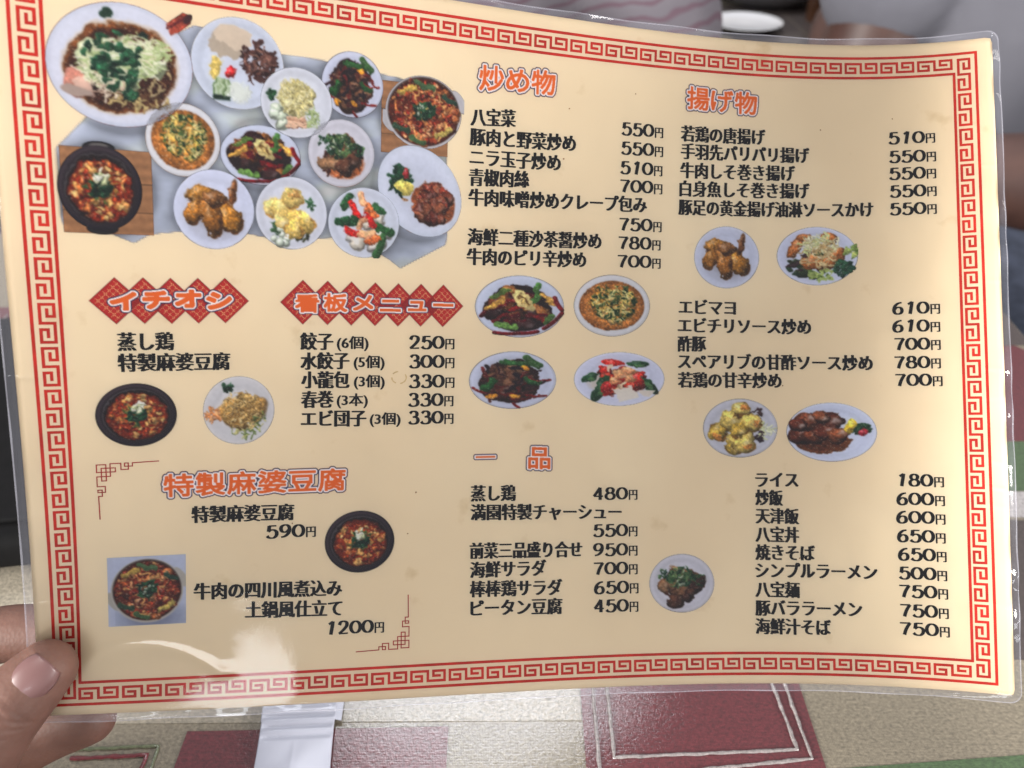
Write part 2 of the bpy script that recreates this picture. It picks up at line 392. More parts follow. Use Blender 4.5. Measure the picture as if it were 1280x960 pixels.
# ------------------------------------------------------------------ print: frame, ornaments, lettering
def flat_strokes(name, paths, w, mat, h, seg=.6):
    V = []; F = []
    for p in paths:
        for (a, b) in zip(p[:-1], p[1:]):
            a = np.array(a, float); b = np.array(b, float); L = np.linalg.norm(b - a); d = (b - a) / L; n = np.array([-d[1], d[0]]) * w / 2
            a = a - d * w / 2; b = b + d * w / 2
            k = max(1, int(math.ceil(L / seg)))
            for t in range(k + 1):
                q = a + (b - a) * t / k; V += [q + n, q - n]
                if t: m = len(V); F.append((m - 4, m - 3, m - 1, m - 2))
    V = np.array(V); hh = np.full(len(V), h)
    for i in range(len(F)):                      # crossing strokes never share a plane
        pass
    me = mesh_np(name, surf(V[:, 0], V[:, 1], hh), F)
    return link(name, me, mat, menu)
def frame_and_keys():
    l0, l1, t0, t1 = -.52, 23.51, -.14, 17.06
    li, ri, ti, bi = .04, 22.95, .42, 16.5
    flat_strokes('frame_line', [[(l0, t0), (l1, t0)], [(l1, t0), (l1, t1)], [(l1, t1), (l0, t1)], [(l0, t1), (l0, t0)]], .072, M_red, 4e-5)
    flat_strokes('frame_line', [[(li, ti), (ri, ti)], [(ri, ti), (ri, bi)], [(ri, bi), (li, bi)], [(li, bi), (li, ti)]], .072, M_red, 4e-5)
    K = [(.15, .5), (.30, .5), (.30, 1), (.03, 1), (.03, 0), (.455, 0), (.455, 1), (.89, 1), (.89, 0), (.60, 0), (.60, .5), (.76, .5)]
    def key(f):
        p = [f(a, b) for a, b in K]; flat_strokes('key_pattern', [p], .068, M_red, 4e-5)
    for k in range(23):
        key(lambda a, b, k=k: (k + a, -.14 + .16 + .25 * b))
        key(lambda a, b, k=k: (k + a, 16.5 + .16 + .25 * b))
    for k in range(17):
        key(lambda a, b, k=k: (-.52 + .16 + .275 * b, k + a))
        key(lambda a, b, k=k: (22.95 + .115 + .275 * b, k + a))
frame_and_keys()
OA = [(1.91, 10.84), (1.34, 10.86), (1.34, 10.94), (1.17, 10.94), (1.17, 10.86), (1.25, 10.86), (1.25, 11.02), (1.09, 11.02), (1.09, 10.86), (.86, 10.86), (.86, 11.18), (.57, 11.18), (.57, 11.43), (.74, 11.43), (.74, 11.58), (.58, 11.58), (.58, 11.52), (.67, 11.52), (.67, 11.68), (.59, 11.68), (.6, 12.26)]
OB = [(.57, 10.88), (.77, 10.88), (.77, 11.29), (.67, 11.29), (.67, 10.97), (.97, 10.97), (.97, 11.07), (.57, 11.07), (.57, 10.88)]
flat_strokes('corner_ornament', [OA, OB], .026, M_fine, 4e-5)
flat_strokes('corner_ornament', [[(8.53 - x, 26.9 - y) for x, y in OA], [(8.53 - x, 26.9 - y) for x, y in OB]], .026, M_fine, 4e-5)

_tc = bpy.data.curves.new('lettering', 'FONT'); _tc.resolution_u = 3
_to = bpy.data.objects.new('lettering_source', _tc); COL.objects.link(_to)
_cache = {}
def glyphs(s):
    if s in _cache: return _cache[s]
    _tc.body = s
    dg = bpy.context.evaluated_depsgraph_get(); dg.update()
    m = bpy.data.meshes.new_from_object(_to.evaluated_get(dg))
    V = np.zeros(len(m.vertices) * 3, np.float32); m.vertices.foreach_get('co', V); V = V.reshape(-1, 3)[:, :2].astype(float)
    m.calc_loop_triangles(); T = np.zeros(len(m.loop_triangles) * 3, np.int32); m.loop_triangles.foreach_get('vertices', T); T = T.reshape(-1, 3)
    bpy.data.meshes.remove(m); _cache[s] = (V, T); return V, T
def lettering(name, runs, parent=menu, mat=M_black):
    """runs: (string, u0, u1, v0, v1, em, weight, centre height of the glyphs in em)"""
    VV, FF, HH = [], [], []; n = 0
    for s, u0, u1, v0, v1, em, wt, mid in runs:
        V, T = glyphs(s)
        x0, x1 = V[:, 0].min(), V[:, 0].max(); ins = wt * em
        sx = (u1 - u0 - 2 * ins) / max(x1 - x0, 1e-6)
        k = 0
        for dx, dy in ((-1, -.1), (-.35, .15), (.35, -.15), (1, .1)):
            u = u0 + ins + (V[:, 0] - x0) * sx + dx * ins
            f = (u - u0) / (u1 - u0)
            v = v0 + (v1 - v0) * f - (V[:, 1] - mid) * em + dy * ins
            VV.append(np.stack([u, v], 1)); FF.append(T + n); HH.append(np.full(len(V), 5e-5 + k * 1.2e-5)); n += len(V); k += 1
    VV = np.concatenate(VV); me = mesh_np(name, surf(VV[:, 0], VV[:, 1], np.concatenate(HH)), np.concatenate(FF), False)
    return link(name, me, mat, parent)
DIG = {'0': [('o', .5, .5, .45, .46)], '1': [[(.30, .17), (.48, .08), (.64, .0)], [(.66, -.02), (.60, .35), (.53, .7), (.47, 1.0)]],
 '2': [[(.12, .27), (.25, .06), (.52, -.01), (.80, .10), (.82, .34), (.60, .60), (.32, .82), (.10, .97)], [(.10, .97), (.5, .97), (.92, .96)]],
 '3': [[(.14, .14), (.34, .0), (.62, .0), (.80, .15), (.74, .36), (.42, .45)], [(.42, .45), (.78, .50), (.92, .72), (.78, .94), (.48, 1.01), (.22, .96), (.08, .84)]],
 '4': [[(.66, .0), (.40, .34), (.08, .70)], [(.08, .71), (.5, .71), (.95, .71)], [(.66, .0), (.68, .5), (.68, 1.0)]],
 '5': [[(.86, .03), (.55, .03), (.26, .03)], [(.27, .03), (.24, .25), (.20, .47)], [(.20, .47), (.42, .36), (.70, .38), (.90, .55), (.88, .80), (.68, .98), (.42, 1.01), (.20, .95), (.08, .84)]],
 '6': [[(.84, .03), (.52, .10), (.24, .32), (.13, .62), (.18, .86), (.36, .99), (.58, 1.0), (.80, .90), (.88, .70), (.78, .50), (.58, .43), (.36, .47), (.20, .60)]],
 '7': [[(.06, .05), (.5, .05), (.93, .04)], [(.93, .04), (.72, .32), (.55, .62), (.42, 1.0)]],
 '8': [('o', .5, .235, .31, .22), ('o', .5, .72, .40, .27)]}
DIG['9'] = [[(1 - x, 1 - y) for x, y in q] for q in DIG['6']]
def catmull(p, k=6):
    p = [np.array(q, float) for q in p]; out = []
    for i in range(len(p) - 1):
        a, b, c, d = p[max(i - 1, 0)], p[i], p[i + 1], p[min(i + 2, len(p) - 1)]
        for s in range(k):
            t = s / k; out.append(.5 * (2 * b + (c - a) * t + (2 * a - 5 * b + 4 * c - d) * t * t + (3 * b - a - 3 * c + d) * t ** 3))
    out.append(p[-1]); return np.array(out)
def digit_geo(ch, u, v, w, h, thick=.29, thin=.12):
    V = []; F = []; n = 0
    for st in DIG[ch]:
        if st[0] == 'o':
            a = np.linspace(0, 2 * np.pi, 33); q = np.stack([st[1] + st[3] * np.cos(a), st[2] + st[4] * np.sin(a)], 1); closed = True
        else: q = catmull(st) if len(st) > 3 else catmull(st, 3); closed = False
        q = q * [w, h]
        if closed: d = np.roll(q[:-1], -1, 0) - np.roll(q[:-1], 1, 0); d = np.vstack([d, d[:1]])
        else: d = np.gradient(q, axis=0)
        d /= np.linalg.norm(d, axis=1, keepdims=True); nn = np.stack([-d[:, 1], d[:, 0]], 1)
        ww = h * (thin + (thick - thin) * np.abs(d[:, 1]) ** 1.3)[:, None] / 2
        if not closed: q[0] -= d[0] * h * .02; q[-1] += d[-1] * h * .02
        A = q + nn * ww; B = q - nn * ww; m = len(q)
        V += [A, B]; i = np.arange(m - 1); F.append(np.stack([n + i, n + i + 1, n + m + i + 1, n + m + i], 1)); n += 2 * m
    V = np.concatenate(V) + [u, v - h / 2]; return V, np.concatenate(F)
def price_tag(s, u0, u1, v):
    nd = len(s) - 1; yen = .245; pit = (u1 - yen - .015 - u0) / nd; w = pit * .86; h = .325; VV = []; FF = []; n = 0
    for k, ch in enumerate(s[:-1]):
        V, F = digit_geo(ch, u0 + k * pit + (pit - w) * .3, v - .01, w, h); VV.append(V); FF.append(F + n); n += len(V)
    V = np.concatenate(VV); F = np.concatenate(FF); hh = 5e-5 + np.arange(len(V)) * 4e-8
    o = link('price', mesh_np('price', surf(V[:, 0], V[:, 1], hh), F, False), M_black, menu)
    lettering('yen_mark', [('円', u1 - yen, u1, v + .035, v + .035, .32, .036, .35)], o)
ITEMS = [('蒸し鶏',1.12,2.32,7.9,7.89),('特製麻婆豆腐',1.11,3.55,8.4,8.39),('餃子',5.16,5.97,7.91,7.91),('(6個)',6.05,6.84,7.95,7.95),('水餃子',5.17,6.37,8.41,8.4),('(5個)',6.47,7.25,8.44,8.45),('小龍包',5.19,6.38,8.88,8.9),('(3個)',6.48,7.26,8.94,8.95),('春巻',5.19,5.99,9.39,9.39),('(3本)',6.06,6.84,9.42,9.43),('エビ団子',5.19,6.81,9.88,9.9),('(3個)',6.89,7.68,9.93,9.94),('特製麻婆豆腐',2.62,5.05,12.27,12.31),('牛肉の四川風煮込み',2.66,6.25,14.28,14.37),('土鍋風仕立て',3.87,6.26,14.83,14.9),('八宝菜',9.34,10.56,2.2,2.14),('豚肉と野菜炒め',9.33,12.24,2.68,2.64),('ニラ玉子炒め',9.34,11.83,3.18,3.17),('青椒肉絲',9.33,10.97,3.69,3.65),('牛肉味噌炒めクレープ包み',9.33,14.31,4.19,4.15),('海鮮二種沙茶醤炒め',9.33,13.03,5.19,5.18),('牛肉のピリ辛炒め',9.32,12.61,5.7,5.69),('蒸し鶏',9.54,10.77,11.99,12.01),('満園特製チャーシュー',9.54,13.69,12.5,12.6),('前菜三品盛り合せ',9.53,12.6,13.54,13.6),('海鮮サラダ',9.54,11.61,14.06,14.07),('棒棒鶏サラダ',9.54,12.05,14.57,14.61),('ピータン豆腐',9.56,12.05,15.08,15.12),('若鶏の唐揚げ',15.24,17.72,2.16,2.15),('手羽先パリパリ揚げ',15.25,18.99,2.64,2.63),('牛肉しそ巻き揚げ',15.24,18.58,3.16,3.14),('白身魚しそ巻き揚げ',15.23,18.99,3.66,3.63),('豚足の黄金揚げ油淋ソースかけ',15.21,20.75,4.17,4.16),('エビマヨ',15.26,16.9,6.92,6.93),('エビチリソース炒め',15.24,19.01,7.43,7.46),('酢豚',15.24,16.06,7.95,7.94),('スペアリブの甘酢ソース炒め',15.25,20.66,8.43,8.48),('若鶏の甘辛炒め',15.25,18.18,8.95,8.97),('ライス',17.42,18.61,11.74,11.74),('炒飯',17.41,18.18,12.23,12.25),('天津飯',17.41,18.61,12.74,12.76),('八宝丼',17.4,18.6,13.25,13.27),('焼きそば',17.39,19.02,13.75,13.77),('シンプルラーメン',17.38,20.65,14.25,14.26),('八宝麺',17.37,18.59,14.77,14.79),('豚バララーメン',17.36,20.23,15.28,15.28),('海鮮汁そば',17.35,19.4,15.78,15.8)]
PRICES = [('250円',7.86,9.05,7.94),('300円',7.87,9.06,8.44),('330円',7.87,9.07,8.96),('330円',7.86,9.05,9.45),('330円',7.87,9.06,9.92),('590円',4.36,5.58,12.81),('1200円',5.84,7.32,15.42),('550円',13.52,14.73,2.15),('550円',13.52,14.74,2.66),('510円',13.51,14.73,3.18),('700円',13.5,14.74,3.67),('750円',13.5,14.74,4.7),('780円',13.49,14.72,5.2),('700円',13.47,14.73,5.7),('480円',12.88,14.13,12.09),('550円',12.89,14.13,13.1),('950円',12.89,14.13,13.63),('700円',12.89,14.13,14.14),('650円',12.91,14.15,14.66),('450円',12.9,14.14,15.16),('510円',21.18,22.42,2.16),('550円',21.19,22.43,2.69),('550円',21.18,22.42,3.17),('550円',21.19,22.42,3.67),('550円',21.18,22.41,4.17),('610円',21.19,22.42,6.96),('610円',21.18,22.41,7.46),('700円',21.21,22.41,7.96),('780円',21.2,22.4,8.47),('700円',21.21,22.43,8.96),('180円',21.19,22.39,11.72),('600円',21.18,22.4,12.23),('600円',21.16,22.4,12.73),('650円',21.17,22.39,13.24),('650円',21.18,22.4,13.74),('500円',21.19,22.4,14.25),('750円',21.17,22.41,14.74),('750円',21.18,22.41,15.26),('750円',21.16,22.42,15.75)]
for s, u0, u1, v0, v1 in ITEMS:
    if s[0] == '(': lettering('portion_note', [(s, u0, u1, v0, v1, .36, .036, .33)])
    else: lettering('dish_name', [(s, u0, u1, v0, v1, .475, .051, .36)])
for s, u0, u1, v in PRICES:
    w = u1 - u0; nd = len(s) - 1; yen = .27
    price_tag(s, u0, u1, v)

# ------------------------------------------------------------------ printed pictures (painted into colour attributes)
class Pic:
    """small painter; coordinates -1..1, y down; colours 0..255"""
    def __init__(s, nx, ny):
        s.nx, s.ny = nx, ny
        s.X, s.Y = np.meshgrid(np.linspace(-1, 1, nx), np.linspace(-1, 1, ny))
        s.C = np.zeros((ny, nx, 3)); s.A = np.zeros((ny, nx)); s.px = 2. / nx
    def put(s, m, c, sl=None, a=True):
        if sl is None: sl = (slice(None), slice(None))
        m = np.clip(m, 0, 1)
        if a: s.C[sl] = np.where((s.A[sl] == 0)[..., None], np.asarray(c) * np.ones(m.shape + (3,)), s.C[sl])
        s.C[sl] = s.C[sl] * (1 - m[..., None]) + np.asarray(c) * m[..., None]
        if a: s.A[sl] = np.maximum(s.A[sl], m)
    def win(s, cx, cy, r):
        x0 = int(max(0, (cx - r + 1) / 2 * s.nx)); x1 = int(min(s.nx, (cx + r + 1) / 2 * s.nx + 2))
        y0 = int(max(0, (cy - r + 1) / 2 * s.ny)); y1 = int(min(s.ny, (cy + r + 1) / 2 * s.ny + 2))
        return (slice(y0, max(y1, y0)), slice(x0, max(x1, x0)))
    def ell(s, cx, cy, rx, ry, c, rot=0, irr=0, shade=.0, hl=0, soft=1., a=True, edge=0):
        sl = s.win(cx, cy, max(rx, ry) * (1.15 + irr)); X = s.X[sl] - cx; Y = s.Y[sl] - cy
        if X.size == 0: return
        k, q = math.cos(rot), math.sin(rot); p = (X * k + Y * q) / rx; r = (-X * q + Y * k) / ry
        rho = np.hypot(p, r)
        if irr:
            th = np.arctan2(r, p); f = 1 + sum(irr / j * np.sin(j * th + rng.uniform(0, 6.3)) for j in (2, 3, 5, 7))
            rho = rho / f
        m = (1 - rho) * min(rx, ry) / (s.px * soft) + .5
        c = np.asarray(c, float) * np.ones(X.shape + (3,))
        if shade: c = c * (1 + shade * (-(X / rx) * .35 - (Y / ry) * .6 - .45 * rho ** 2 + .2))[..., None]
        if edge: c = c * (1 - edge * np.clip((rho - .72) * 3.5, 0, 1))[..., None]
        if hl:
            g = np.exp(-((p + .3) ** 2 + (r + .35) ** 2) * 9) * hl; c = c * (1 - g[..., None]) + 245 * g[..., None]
        s.put(m, np.clip(c, 0, 255), sl, a)
    def poly(s, pts, c, shade=0, soft=1.):
        m = np.full(s.X.shape, 1e9); n = len(pts); ar = sum(pts[i][0] * pts[(i + 1) % n][1] - pts[(i + 1) % n][0] * pts[i][1] for i in range(n))
        inside = np.zeros(s.X.shape, bool); dist = np.full(s.X.shape, 1e9)
        for i in range(n):
            (x0, y0), (x1, y1) = pts[i], pts[(i + 1) % n]
            if y1 != y0:
                cond = ((y0 > s.Y) != (y1 > s.Y)) & (s.X < (x1 - x0) * (s.Y - y0) / (y1 - y0) + x0); inside ^= cond
            L2 = (x1 - x0) ** 2 + (y1 - y0) ** 2 + 1e-12
            t = np.clip(((s.X - x0) * (x1 - x0) + (s.Y - y0) * (y1 - y0)) / L2, 0, 1)
            dist = np.minimum(dist, np.hypot(s.X - x0 - t * (x1 - x0), s.Y - y0 - t * (y1 - y0)))
        d = np.where(inside, dist, -dist)
        s.put(d / (s.px * soft) + .5, np.asarray(c, float))
    def strand(s, x0, y0, x1, y1, w, c, bend=0., shade=.3):
        L = math.hypot(x1 - x0, y1 - y0); mx, my = (x0 + x1) / 2 - (y1 - y0) * bend, (y0 + y1) / 2 + (x1 - x0) * bend
        n = max(3, int(L / max(w, s.px) * 1.6))
        for k in range(n + 1):
            t = k / n; x = (1 - t) ** 2 * x0 + 2 * t * (1 - t) * mx + t * t * x1; y = (1 - t) ** 2 * y0 + 2 * t * (1 - t) * my + t * t * y1
            s.ell(x, y, w, w, c, shade=shade)
    def tex(s, amp, grain, seed=0):
        r = np.random.default_rng(seed); n = r.random((grain, grain)) - .5
        gx = np.linspace(0, grain - 1.001, s.nx); gy = np.linspace(0, grain - 1.001, s.ny)
        ix, iy = gx.astype(int), gy.astype(int); fx, fy = gx - ix, (gy - iy)[:, None]
        a = n[iy][:, ix] * (1 - fx) + n[iy][:, ix + 1] * fx; b = n[iy + 1][:, ix] * (1 - fx) + n[iy + 1][:, ix + 1] * fx
        return (a * (1 - fy) + b * fy) * amp
    def mottle(s, amp, grain, seed=0):
        s.C = np.clip(s.C * (1 + s.tex(amp, grain, seed))[..., None], 0, 255)
    def plate(s, c=(206, 208, 222), rim=.88, rx=.985, ry=.985, rot=0, well=.66):
        s.ell(0, 0, rx, ry, np.array(c) * .93, rot)
        s.ell(-.01, -.015, rx * rim * 1.06, ry * rim * 1.06, np.array(c) * 1.04, rot, a=False, soft=2)
        s.ell(0, 0, rx * rim, ry * rim, np.array(c) * 1.0, rot, a=False, soft=5)
        s.ell(.0, .0, rx * well * 1.06, ry * well * 1.06, np.array(c) * .93, rot, a=False, soft=6)
        s.ell(.015, .02, rx * well, ry * well, np.array(c) * 1.03, rot, a=False, soft=7)
def rr(a, b): return float(rng.uniform(a, b))
def inr(r, cx=0, cy=0, sy=1.):
    a = rr(0, 6.28); q = math.sqrt(rr(0, 1)) * r; return cx + q * math.cos(a), cy + q * math.sin(a) * sy
GREENS = [(30, 92, 50), (48, 118, 58), (22, 66, 40), (84, 140, 66), (18, 52, 34)]
def pick(l): return l[int(rng.integers(len(l)))]
def herbs(p, cx, cy, r, n, size, cols=GREENS, sy=1.):
    for _ in range(n):
        x, y = inr(r, cx, cy, sy); p.ell(x, y, size * rr(.6, 1.4), size * rr(.4, .9), pick(cols), rr(0, 3), .25, .4)
def chunks(p, cx, cy, r, n, size, cols, sy=1., hl=.25, irr=.16, asp=(.55, 1)):
    pts = sorted([inr(r, cx, cy, sy) for _ in range(n)], key=lambda q: q[1])
    for x, y in pts:
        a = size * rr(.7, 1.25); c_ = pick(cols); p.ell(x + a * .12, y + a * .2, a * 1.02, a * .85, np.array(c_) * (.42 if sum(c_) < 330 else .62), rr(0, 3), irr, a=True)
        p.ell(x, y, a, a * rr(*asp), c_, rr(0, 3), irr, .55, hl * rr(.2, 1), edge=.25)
def slivers(p, cx, cy, r, n, ln, w, cols, sy=1., bend=.3):
    for _ in range(n):
        x, y = inr(r, cx, cy, sy); a = rr(0, 3.14); l = ln * rr(.5, 1.2)
        p.strand(x - l * math.cos(a), y - l * math.sin(a), x + l * math.cos(a), y + l * math.sin(a), w * rr(.7, 1.2), pick(cols), rr(-bend, bend))

def d_mapo(p, pot=True, handles=False):
    if handles:
        p.ell(0, -.86, .34, .13, (24, 22, 26)); p.ell(0, .86, .34, .13, (24, 22, 26)); p.ell(0, -.90, .2, .05, (120, 116, 110))
    R = .9 if handles else .985
    p.ell(0, 0, R, R, (26, 20, 30)); p.ell(-.03, -.05, R * .94, R * .94, (58, 46, 54), a=False, soft=4); p.ell(0, 0, R * .89, R * .88, (30, 22, 28), a=False, soft=3)
    p.ell(.0, .0, R * .84, R * .83, (84, 78, 82), a=False); p.ell(.01, .01, R * .82, R * .81, (24, 14, 16), a=False, soft=2)
    q = R * .76
    p.ell(.02, .03, q, q * .99, (150, 48, 20), irr=.02, a=False, edge=.35)
    chunks(p, .02, .03, q * .9, 70, .06, [(168, 62, 26), (140, 40, 18), (186, 84, 36), (110, 26, 14)], hl=.5)
    chunks(p, .02, .03, q * .88, 42, .075, [(214, 160, 92), (226, 180, 112), (204, 140, 76), (190, 110, 56)], hl=.3, asp=(.7, 1))
    chunks(p, .02, .03, q * .9, 60, .045, [(156, 46, 22), (176, 66, 30), (120, 30, 16), (196, 110, 60)], hl=.5)
    herbs(p, .0, -.02, .34, 40, .04, [(90, 110, 50), (150, 110, 50), (52, 96, 48)])
    herbs(p, .0, -.03, .24, 70, .06, [(18, 84, 48), (28, 116, 66), (12, 56, 36), (8, 40, 26)])
    chunks(p, .03, -.26, .13, 14, .05, [(226, 226, 190), (206, 216, 160), (238, 236, 214)], hl=.1)
def d_egg(p):
    p.plate((214, 214, 220), .9); p.ell(.0, .0, .84, .80, (182, 112, 52), irr=.02, edge=.25); p.ell(0, 0, .72, .68, (196, 128, 62), irr=.05, a=False, soft=10)
    chunks(p, .04, -.06, .56, 60, .11, [(204, 156, 72), (216, 172, 92), (186, 128, 54), (222, 186, 120)], hl=.2, irr=.3)
    herbs(p, .04, -.1, .6, 150, .045, [(52, 88, 40), (34, 66, 34), (86, 118, 56), (26, 52, 28)])
    slivers(p, .1, -.05, .5, 40, .09, .018, [(226, 196, 110), (232, 214, 150)])
    herbs(p, .04, -.1, .6, 50, .03, [(40, 76, 36), (210, 200, 140)])
def d_chili(p, cols=None):
    p.plate((206, 212, 232), .9, well=.7)
    p.ell(-.02, .06, .80, .72, (34, 20, 22), irr=.08)
    chunks(p, -.02, .04, .66, 22, .2, [(126, 70, 34), (160, 100, 50), (92, 46, 26), (60, 34, 34), (44, 20, 22)], hl=.35)
    for a in range(9):
        x, y = inr(.66, 0, .1, .9); t = rr(-.8, .8); l = rr(.14, .26); p.strand(x - l * math.cos(t), y - l * math.sin(t), x + l * math.cos(t), y + l * math.sin(t), .055, pick([(112, 20, 24), (84, 14, 22), (132, 28, 28)]), rr(-.3, .3))
    for (x0, y0, x1, y1, c) in [(-.62, -.28, -.28, -.5, (108, 150, 52)), (.28, -.1, .4, -.7, (88, 166, 60)), (-.5, .58, -.1, .66, (120, 180, 70)), (.58, .5, .72, .3, (96, 150, 60)), (-.72, .08, -.36, -.2, (208, 160, 76)), (.5, -.4, .8, -.1, (204, 156, 74))]:
        p.strand(x0, y0, x1, y1, .075, c, .05)
    for x0, y0, x1, y1 in [(.55, .7, .95, .2), (.78, -.3, .95, .1), (-.55, .84, -.05, .86), (-.02, .86, .4, .8)]: p.strand(x0, y0, x1, y1, .055, (104, 14, 22), .1, .6)
    p.ell(.1, -.18, .14, .40, (226, 206, 140), rot=-.5, shade=.2); p.ell(.09, -.2, .06, .24, (110, 78, 40), rot=-.5); p.ell(.09, -.16, .03, .16, (216, 190, 120), rot=-.5)
def d_beef(p):
    p.plate((204, 208, 228), .9, well=.76)
    p.ell(-.06, .05, .66, .78, (42, 26, 24), irr=.12)
    chunks(p, -.06, .05, .6, 30, .17, [(98, 60, 42), (122, 82, 58), (74, 42, 32), (52, 30, 30), (88, 40, 30)], hl=.3, irr=.22)
    slivers(p, -.06, .05, .7, 30, .2, .035, [(44, 22, 28), (66, 30, 30), (96, 30, 28), (30, 20, 26)])
    for x0, y0, x1, y1, c in [(-.2, -.62, .42, -.6, (44, 110, 46)), (-.66, .3, -.42, -.02, (38, 120, 48)), (.3, .0, .55, .1, (36, 100, 44)), (.3, -.78, .6, -.5, (60, 116, 50))]: p.strand(x0, y0, x1, y1, .09, c, .1, .5)
    for x, y in [(.25, -.45), (.06, .55), (-.5, .55)]: p.ell(x, y, .08, .12, (222, 150, 48), rr(0, 3), .05, .4)
    for x0, y0, x1, y1 in [(-.9, .25, -.6, .45), (.3, .5, .76, .55), (.4, -.05, .85, .0), (.02, .8, .15, .95)]: p.strand(x0, y0, x1, y1, .035, (112, 26, 26), .15)
def d_shrimp(p):
    p.plate((212, 214, 234), .93, well=.7)
    p.ell(.0, .1, .6, .5, (206, 196, 190), irr=.15, soft=6)
    chunks(p, .0, .0, .5, 16, .17, [(196, 40, 30), (210, 60, 40), (222, 168, 120), (232, 202, 170), (170, 30, 26)], hl=.45)
    for cx, cy, rx, ry, ro in [(-.64, -.05, .14, .22, .8), (-.42, .35, .15, .5, .25), (.62, .2, .13, .42, -.5), (.4, -.56, .26, .1, .1)]:
        p.ell(cx, cy, rx, ry, (30, 96, 48), ro, .06, .5, .3); p.ell(cx + .03, cy + .05, rx * .5, ry * .35, (96, 160, 84), ro)
    p.ell(-.15, -.6, .25, .12, (206, 40, 30), .2, .05, .4, .4); p.ell(-.26, .3, .14, .34, (176, 26, 24), .2, .05, .4, .3); p.ell(.42, .0, .12, .3, (200, 44, 34), -.3, .05, .4, .4)
    for x, y in [(.05, -.15), (.22, .0), (-.1, .05), (.2, -.3)]: p.ell(x, y, .16, .12, (228, 158, 110), rr(0, 3), .1, .4, .4)
    p.poly([(-.12, .35), (.3, .25), (.42, .68), (.0, .85)], (226, 218, 208)); p.poly([(.4, .4), (.8, .42), (.66, .66), (.5, .62)], (220, 210, 200))
    p.ell(-.2, -.42, .05, .16, (232, 214, 190), .1)
def d_wings(p):
    p.plate((208, 212, 232), .93, well=.72)
    p.ell(.05, .3, .6, .4, (176, 176, 190), soft=16, a=False)
    for cx, cy, rx, ry, ro, c in [(-.35, -.38, .36, .2, -.1, (176, 122, 50)), (-.5, .05, .2, .32, .5, (170, 112, 42)), (.35, .15, .28, .42, -.6, (186, 126, 44)), (-.08, .15, .22, .52, -.15, (174, 112, 44)), (.0, -.3, .26, .16, .1, (140, 92, 48)), (.42, -.45, .08, .34, .25, (136, 84, 44))]:
        p.ell(cx + .03, cy + .05, rx * 1.04, ry * 1.04, (86, 52, 26), ro, .06); p.ell(cx, cy, rx, ry, c, ro, .07, .6, .35, edge=.3)
    p.C = np.clip(p.C, 0, 255)
def d_karaage(p):
    p.plate((210, 214, 236), .93, well=.74)
    chunks(p, -.05, .2, .6, 14, .16, [(58, 36, 34), (34, 30, 24), (50, 70, 34)], sy=.8)
    for cx, cy, rx, ry, ro in [(-.52, -.3, .17, .42, .35), (-.12, .2, .3, .3, .2), (.42, -.02, .26, .32, .4), (.3, .2, .2, .2, 0), (.3, -.62, .22, .18, .4), (-.3, -.6, .2, .16, 0)]:
        p.ell(cx, cy, rx, ry, (186, 112, 56), ro, .1, .6, .35, edge=.3)
    slivers(p, .05, -.38, .42, 90, .16, .018, [(224, 220, 176), (206, 214, 150), (190, 170, 120), (234, 230, 200)], sy=.8, bend=.5)
    slivers(p, .05, .0, .36, 30, .2, .016, [(214, 196, 150), (190, 160, 110)], bend=.5)
    for _ in range(26): x, y = inr(.3, .12, .62, .7); p.ell(x, y, .08, .04, pick([(168, 196, 90), (196, 216, 120), (120, 160, 60)]), rr(0, 3), .3)
    herbs(p, .66, .42, .24, 26, .09, [(30, 90, 62), (24, 70, 50), (44, 110, 70)]); herbs(p, .84, -.1, .16, 16, .08, [(150, 186, 80), (190, 214, 110)], sy=1.5)
    herbs(p, -.55, .42, .2, 14, .07, [(36, 64, 38), (60, 40, 44)])
def d_mayo(p):
    p.plate((200, 200, 212), .9, well=.76)
    herbs(p, .35, .2, .34, 14, .09, [(30, 90, 44), (46, 30, 40)]); herbs(p, -.4, .1, .3, 8, .09, [(44, 70, 40)])
    slivers(p, .62, .1, .24, 26, .1, .02, [(214, 218, 170), (226, 228, 196)])
    herbs(p, .45, -.48, .18, 10, .07, [(56, 36, 36)])
    for cx, cy, rx, ry in [(-.6, .1, .22, .34), (-.2, .62, .2, .28), (.02, .35, .36, .34), (-.25, -.3, .3, .3), (.28, -.2, .3, .3), (.02, -.66, .28, .2), (-.05, .05, .25, .25), (.1, .55, .28, .26)]:
        p.ell(cx + .02, cy + .05, rx, ry, (120, 86, 36), rr(0, 3), .1); p.ell(cx, cy, rx, ry, pick([(206, 178, 84), (216, 190, 104), (196, 164, 70)]), rr(0, 3), .1, .5, .4, edge=.2)
    for x, y in [(.42, -.15), (.12, -.7), (.2, .6), (-.62, .3)]: p.ell(x, y, .09, .12, (206, 140, 70), rr(0, 3), .2, .3)
